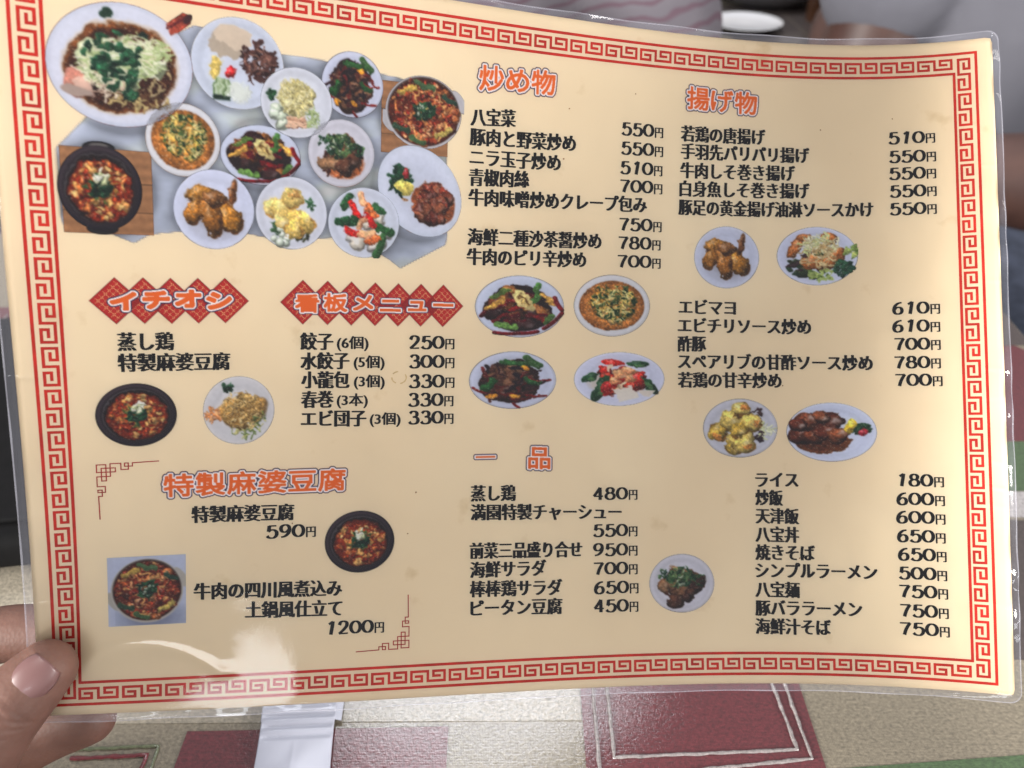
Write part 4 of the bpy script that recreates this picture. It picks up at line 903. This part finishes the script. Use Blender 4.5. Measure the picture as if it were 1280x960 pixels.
def organic(name, tubes, voxel, mat, parent, smooth=6, origin=(0, 0, 0), creases=False):
    bm = bmesh.new()
    for t in tubes:
        if isinstance(t, dict): tube_bm(bm, t['p'], flat=t.get('flat'))
        else: tube_bm(bm, t)
    bmesh.ops.translate(bm, verts=bm.verts[:], vec=-Vector(origin))
    me = bm_mesh(name, bm); o = bpy.data.objects.new(name, me); COL.objects.link(o)
    r = o.modifiers.new('r', 'REMESH'); r.mode = 'VOXEL'; r.voxel_size = voxel
    s = o.modifiers.new('s', 'SMOOTH'); s.iterations = smooth; s.factor = .6
    dg = bpy.context.evaluated_depsgraph_get(); m2 = bpy.data.meshes.new_from_object(o.evaluated_get(dg))
    bpy.data.objects.remove(o)
    if creases: wrinkle(m2, np.array(origin))
    m2.polygons.foreach_set('use_smooth', np.full(len(m2.polygons), True)); m2.name = name
    return link(name, m2, mat, parent)

def wrinkle(me, org):
    n = len(me.vertices); V = np.zeros(n * 3, np.float32); me.vertices.foreach_get('co', V); V = V.reshape(-1, 3).astype(float)
    N = np.zeros(n * 3, np.float32); me.vertices.foreach_get('normal', N); N = N.reshape(-1, 3)
    a, b = np.array(THUMB[-3][:3]), np.array(THUMB[-1][:3]); d = (b - a) / np.linalg.norm(b - a); r = V + org - a; t = r @ d
    side = np.cross(d, np.array([.36, -.52, .78])); side /= np.linalg.norm(side); l = r @ side
    near = np.exp(-(np.linalg.norm(r - t[:, None] * d, axis=1) / .0125) ** 6)
    dep = np.zeros(n)
    for t0, amp, sg, cv in ((.0016, .00026, .00065, 45), (.0042, .00034, .0006, 30), (.0068, .0002, .0006, -20), (-.0016, .00016, .0006, 60)):
        dep += amp * np.exp(-((t - t0 - cv * l * l + .0003 * np.sin(l * 500)) / sg) ** 2) * np.exp(-(l / .0085) ** 4)
    # soft fold of skin round the nail
    V = V - N * (dep * near)[:, None]; me.vertices.foreach_set('co', V.astype(np.float32).ravel()); me.update()
def skin_mat():
    m, t, b, out = nt('skin')
    tc, n, r = noise_col(t, (80, 54, 45), (106, 75, 64), 60, 4, lo=.3, hi=.7)
    t.links.new(r.outputs['Color'], b.inputs['Base Color'])
    b.inputs['Roughness'].default_value = .60; b.inputs['Specular IOR Level'].default_value = .35; b.inputs['Subsurface Weight'].default_value = .18; b.inputs['Subsurface Radius'].default_value = (.006, .002, .001); b.inputs['Subsurface Scale'].default_value = 1
    v = t.nodes.new('ShaderNodeTexVoronoi'); v.inputs['Scale'].default_value = 900; t.links.new(tc.outputs['Object'], v.inputs['Vector'])
    n2 = t.nodes.new('ShaderNodeTexNoise'); n2.inputs['Scale'].default_value = 300; n2.inputs['Detail'].default_value = 4; t.links.new(tc.outputs['Object'], n2.inputs['Vector'])
    ad = t.nodes.new('ShaderNodeMath'); ad.operation = 'ADD'; t.links.new(v.outputs['Distance'], ad.inputs[0]); t.links.new(n2.outputs['Fac'], ad.inputs[1])
    bump(t, b, ad.outputs[0], .22, .0003)
    return m
M_skin = skin_mat()
M_nail = simple('nail', (92, 64, 62), (106, 76, 74), 60, .38, coat=.15)

# --- the hand that holds the menu (thumb on top, fingers behind)
mm = 1e-3
hand = thing('hand', (-.16, .115, 0), 'hand at the lower left corner pinching the menu between thumb and fingers', 'hand')
H0 = (-.16, .115, 0)
def mmv(*l): return [tuple(c * mm for c in q) for q in l]
THUMB = mmv((-178, 86, 36, 17), (-161, 95, 54, 14.5), (-147, 105, 67, 12), (-138.5, 114.5, 75.4, 10.2), (-133.2, 121, 79.2, 9.5), (-128.6, 125.6, 82.0, 8.1))
INDEX = mmv((-215, 110, 28, 15), (-192, 128, 50, 10.5), (-170, 140.5, 67, 9.0), (-152, 143.6, 72.4, 8.4), (-137, 144, 72.8, 7.8))
MIDDLE = mmv((-208, 100, 22, 14), (-181, 115, 30, 10.5), (-160, 123, 37, 9.6), (-143, 128.5, 43.5, 9.0), (-130, 130.5, 47.5, 7.8))
RING = mmv((-205, 92, 18, 13), (-182, 104, 20, 10), (-162, 112, 24, 9), (-148, 116, 28, 8))
LITTLE = mmv((-200, 82, 15, 12), (-182, 90, 14, 8.5), (-166, 97, 16, 7.6), (-155, 101, 19, 7))
PALM = mmv((-222, 78, 24, 22), (-205, 92, 24, 20), (-190, 90, 34, 19))
ARM = mmv((-370, -90, 40, 34), (-300, -10, 34, 29), (-245, 52, 27, 24), (-215, 84, 26, 22))
organic('palm_and_fingers', [{'p': THUMB}, INDEX, MIDDLE, RING, LITTLE, PALM, ARM], .0006, M_skin, hand, 9, H0, creases=True)

# ------------------------------------------------------------------ small things on the table
def nail(axis0, axis1, rad, normal, length, width, pos):
    a = np.array(axis0[:3]); b = np.array(axis1[:3]); d = b - a; d /= np.linalg.norm(d)
    n = np.array(normal, float); n -= d * (n @ d); n /= np.linalg.norm(n); s = np.cross(d, n)
    c = a + (b - a) * pos; V = []; F = []; nu, nv = 15, 15
    for i in range(nu):
        for j in range(nv):
            x = (i / (nu - 1) * 2 - 1); y = (j / (nv - 1) * 2 - 1)
            k = 1 - .30 * max(0, abs(x) - .2) ** 2 if True else 1
            ang = y * width / 2 / rad * (k if x > 0 else k)
            L = length / 2; xl = x * L * (1 - .16 * y * y)
            r = rad - .0006 * (x + .1) ** 2 * 1.2 - .0010 * max(0, abs(y) - .55) ** 2 * 4
            V.append(c + d * xl + n * r * math.cos(ang) + s * r * math.sin(ang))
    for i in range(nu - 1):
        for j in range(nv - 1): q = i * nv + j; F.append((q, q + nv, q + nv + 1, q + 1))
    V = np.array(V) - np.array(H0)
    o = link('thumbnail', mesh_np('thumbnail', V, F), M_nail, hand)
    md = o.modifiers.new('s', 'SOLIDIFY'); md.thickness = .0006; md.offset = -1
nail(THUMB[-2], THUMB[-1], .0087, (.36, -.52, .78), .0106, .0116, .84)

M_plastic = simple('white_film_wrapper', (172, 174, 186), (184, 186, 198), 40, .50, coat=.2, coatr=.3)
def sachet():
    t = thing('wet_wipe_packet', (-.079, .158, .001), 'white plastic wrapper with crimped end lying under the lower edge of the menu', 'packet')
    nu, nv = 60, 150; Wd, Ln = .0272, .105
    V = []; F = []
    for s in (1, -1):
        for j in range(nv):
            for i in range(nu):
                x = i / (nu - 1) * 2 - 1; y = j / (nv - 1)
                k = min(1, max(0, (y - .17) / .22)); e = (1 - abs(x) ** 3)
                z = .0006 + .0030 * e * k * s
                if s > 0:
                    z += .0009 * k * e * (math.sin(y * 26 + x * 2.2 + 1.5 * math.sin(x * 3)) * .5 + .6 * math.exp(-((y - .33 - .05 * x) / .018) ** 2) + .7 * math.exp(-((y - .47 + .06 * x) / .02) ** 2) + .4 * math.exp(-(x + .02) ** 2 * 300))
                    if y < .19: z += .0008 * math.sin(y / .19 * 2 * math.pi * 5) * (1 - abs(x) ** 8)
                if s < 0: z = max(z - .0008, -.0004) - .0001
                w = Wd / 2 * (1 - .035 * math.sin(min(1, y * 2.2) * math.pi) + .02 * (y < .125))
                V.append((x * w + .004 * y, .010 - y * Ln, z + .0012))
    n = nu * nv
    for s in (0, 1):
        for j in range(nv - 1):
            for i in range(nu - 1):
                a = s * n + j * nu + i; f = (a, a + nu, a + nu + 1, a + 1); F.append(f if s == 0 else f[::-1])
    bnd = [i for i in range(nu)] + [j * nu + nu - 1 for j in range(1, nv)] + [(nv - 1) * nu + i for i in range(nu - 2, -1, -1)] + [j * nu for j in range(nv - 2, 0, -1)]
    for a, b in zip(bnd, bnd[1:] + bnd[:1]): F.append((a, b, b + n, a + n))
    V = np.array(V); me = mesh_np('wrapper', V, F); link('wrapper', me, M_plastic, t)
    bm = bmesh.new()
    vs = [bm.verts.new(q) for q in [(.0138, .0095, .0012), (.0165, .0090, .0010), (.0162, -.0035, .0010), (.0136, -.003, .0012)]]; bm.faces.new(vs[::-1])
    o = link('clear_tab', bm_mesh('clear_tab', bm), M_plastic, t); sd = o.modifiers.new('s', 'SOLIDIFY'); sd.thickness = .0002
    t.rotation_euler = (0, 0, math.radians(3)); return t
sachet()

M_dark = simple('black_leather', (7, 7, 8), (12, 11, 13), 80, .8, .0004); M_dark.node_tree.nodes['Principled BSDF'].inputs['Specular IOR Level'].default_value = .15
w_ = thing('wallet', (-.318, .302, .0008), 'black leather wallet lying on the cloth at the left edge', 'wallet')
box_obj('cover', (0, 0, .011), (.215, .185, .018), M_dark, w_, .006, math.radians(8), True)
box_obj('flap', (.012, .0, .0215), (.18, .16, .003), M_dark, w_, .0014, math.radians(8), True)

# plates on the far table
M_china = simple('white_china', (226, 226, 228), (232, 232, 234), 8, .2, coat=.6)
M_soy = simple('dark_sauce', (24, 14, 12), (44, 26, 20), 40, .2, coat=.5)
M_orange = simple('red_sauce', (176, 62, 20), (206, 92, 34), 60, .25, coat=.5)
def lathe(name, prof, mat, parent, n=64, zoff=0):
    V = []; F = []
    for r, z in prof:
        for k in range(n): a = 2 * math.pi * k / n; V.append((r * math.cos(a), r * math.sin(a), z + zoff))
    for i in range(len(prof) - 1):
        for k in range(n): F.append((i * n + k, i * n + (k + 1) % n, (i + 1) * n + (k + 1) % n, (i + 1) * n + k))
    return link(name, mesh_np(name, V, F), mat, parent)
def plate(loc, r, h, label, content=None, group=None):
    t = thing('plate', loc, label, 'plate', group)
    lathe('dish', [(0.0001, .002), (r * .55, .002), (r * .6, 0), (r * .64, .0005), (r * .97, h * .92), (r, h), (r * .985, h * 1.04), (r * .9, h * .8), (r * .62, .006), (.0001, .005)], M_china, t)
    return t
plate((.305, 1.115, .0006), .048, .010, 'small empty white saucer on the far table above the menu edge', None)
b_ = plate((.375, 1.29, .0006), .100, .030, 'white bowl filled with dark food behind the saucer')
V = []; 
pb = thing('dark_food', (.375, 1.29, .016), 'dark braised food heaped in the white bowl', 'food')
organic('heap', [[(-.04, 0, 0, .03), (.04, .01, .0, .03)], [(0, -.035, .0, .028), (.01, .04, .004, .028)], [(-.02, .02, .01, .02), (.03, -.01, .012, .02)]], .006, M_soy, pb, 3)
c_ = thing('sauce_cup', (.49, 1.24, .0006), 'glass cup of red sauce beside the dark bowl', 'cup')
M_glass = simple('cup_china', (214, 190, 170), (224, 204, 186), 20, .2, coat=.5)
lathe('cup', [(.0001, 0), (.024, 0), (.031, .04), (.0325, .042), (.030, .0415), (.023, .004), (.0001, .003)], M_glass, c_, 40)
lathe('sauce', [(.0001, .034), (.0285, .034), (.0285, .031)], M_orange, c_, 40)

# ------------------------------------------------------------------ people beyond the table
def shirt_mat(name, c1, c2, stripes=None):
    m, t, b, out = nt(name)
    tc, n, r = noise_col(t, c1, c2, 5, 4)
    b.inputs['Roughness'].default_value = .9
    if stripes:
        mp = t.nodes.new('ShaderNodeMapping'); mp.inputs['Rotation'].default_value = (.3, .2, .5); w = t.nodes.new('ShaderNodeTexWave'); w.inputs['Scale'].default_value = 20; w.inputs['Distortion'].default_value = 7; w.inputs['Detail'].default_value = 2; w.inputs['Detail Scale'].default_value = .8; w.bands_direction = 'Z'
        t.links.new(tc.outputs['Object'], mp.inputs['Vector']); t.links.new(mp.outputs['Vector'], w.inputs['Vector'])
        rp = t.nodes.new('ShaderNodeValToRGB'); rp.color_ramp.elements[0].position = .72; rp.color_ramp.elements[1].position = .92
        t.links.new(w.outputs['Fac'], rp.inputs['Fac']); mx = t.nodes.new('ShaderNodeMix'); mx.data_type = 'RGBA'
        t.links.new(rp.outputs['Color'], mx.inputs[0]); t.links.new(r.outputs['Color'], mx.inputs[6]); mx.inputs[7].default_value = col4(stripes)
        t.links.new(mx.outputs[2], b.inputs['Base Color'])
    else: t.links.new(r.outputs['Color'], b.inputs['Base Color'])
    bump(t, b, n.outputs['Fac'], .6, .02)
    return m
M_grey = shirt_mat('grey_tshirt', (84, 84, 92), (98, 98, 106)); M_pale = shirt_mat('pale_shirt', (84, 80, 87), (98, 93, 99), (80, 62, 72))
M_tan = simple('tanned_skin', (58, 37, 32), (70, 46, 39), 30, .55)
M_jean = simple('dark_denim', (38, 44, 58), (56, 62, 78), 60, .85, .001)
M_hair = simple('dark_hair', (24, 20, 18), (40, 34, 30), 60, .5, .001)

def person(loc, label, shirt, rot, arms, group=None):
    """seated figure; origin on the seat, arms as world-space chains relative to the origin"""
    t = thing('person', loc, label, 'person'); t.rotation_euler = (0, 0, rot)
    legs = []
    for s in (-1, 1): legs += [[(s * .09, 0, .12, .088), (s * .12, -.2, .13, .082), (s * .14, -.40, .12, .066)], [(s * .14, -.40, .11, .062), (s * .12, -.42, -.2, .05), (s * .12, -.40, -.38, .04)]]
    body = [{'p': [(0, 0, .12, .15), (0, .01, .26, .155), (0, .015, .42, .165), (0, .01, .50, .15)], 'flat': (0, 1, 0, .68)}, [(0, .01, .5, .06), (0, -.01, .60, .052)],
            [(0, -.02, .68, .085), (0, -.015, .72, .095), (0, -.01, .76, .085)]]
    organic('body', body + [a for a in arms] + [[(0, -.10, .70, .014), (0, -.118, .685, .015)], [(-.09, 0, .70, .016), (-.092, 0, .72, .016)], [(.09, 0, .70, .016), (.092, 0, .72, .016)]], .011, M_tan, t, 3)
    organic('hair', [[(0, .005, .74, .098), (0, .02, .77, .096)], [(0, .03, .69, .088), (0, .035, .74, .09)]], .012, M_hair, t, 3)
    organic('trousers', [{'p': [(0, .01, .08, .155), (0, .01, .16, .158)], 'flat': (0, 1, 0, .75)}] + legs, .012, M_jean, t, 3)
    tor = [{'p': [(0, 0, .13, .172), (0, .01, .26, .170), (0, .012, .42, .182), (0, .008, .50, .170)], 'flat': (0, 1, 0, .72)}]
    for a in arms:
        p0, p1 = np.array(a[0][:3]), np.array(a[1][:3]); sl = [(*p0, a[0][3] + .022)]
        for f in ((.2, .42) if a[0][0] < 0 and rot == 0 and loc[0] > .3 else (.35, .72)): sl.append((*(p0 + (p1 - p0) * f), a[0][3] + .020))
        tor.append(sl)
    organic('shirt', tor, .009, shirt, t, 3)
    return t
person((.60, .93, -.30), 'person in a light grey T-shirt with bare forearms sitting to the right of the menu', M_grey, 0,
    [[(-.19, 0, .47, .052), (-.225, -.03, .30, .046), (-.205, .08, .325, .040), (-.17, .15, .325, .030), (-.15, .20, .325, .026)],
     [(.17, 0, .47, .052), (.12, -.18, .37, .048), (-.02, -.33, .345, .046), (-.13, -.36, .325, .046), (-.25, -.34, .325, .032), (-.32, -.33, .325, .028)]])
person((-.075, .98, -.30), 'person in a pale shirt with thin purple lines sitting across the table above the menu', M_pale, 0,
    [[(-.19, 0, .47, .052), (-.25, -.08, .30, .046), (-.12, -.22, .34, .036), (.0, -.24, .335, .028)],
     [(.19, 0, .47, .052), (.25, -.07, .30, .046), (.12, -.2, .345, .036), (.0, -.21, .37, .028)]])
for x, y in ((.60, .99), (-.075, 1.04)):
    ch = thing('chair', (x, y, -.73), 'dark wooden chair under the person in the %s shirt' % ('grey' if x > .3 else 'pale'), 'chair')
    box_obj('seat', (0, -.03, .40), (.42, .42, .03), M_wood, ch, .006); box_obj('backrest', (0, .17, .68), (.40, .025, .28), M_wood, ch, .006)
    for sx in (-.18, .18):
        box_obj('leg', (sx, -.2, .19), (.035, .035, .38), M_wood, ch, .003); box_obj('leg', (sx, .17, .27), (.035, .025, .54), M_wood, ch, .003)
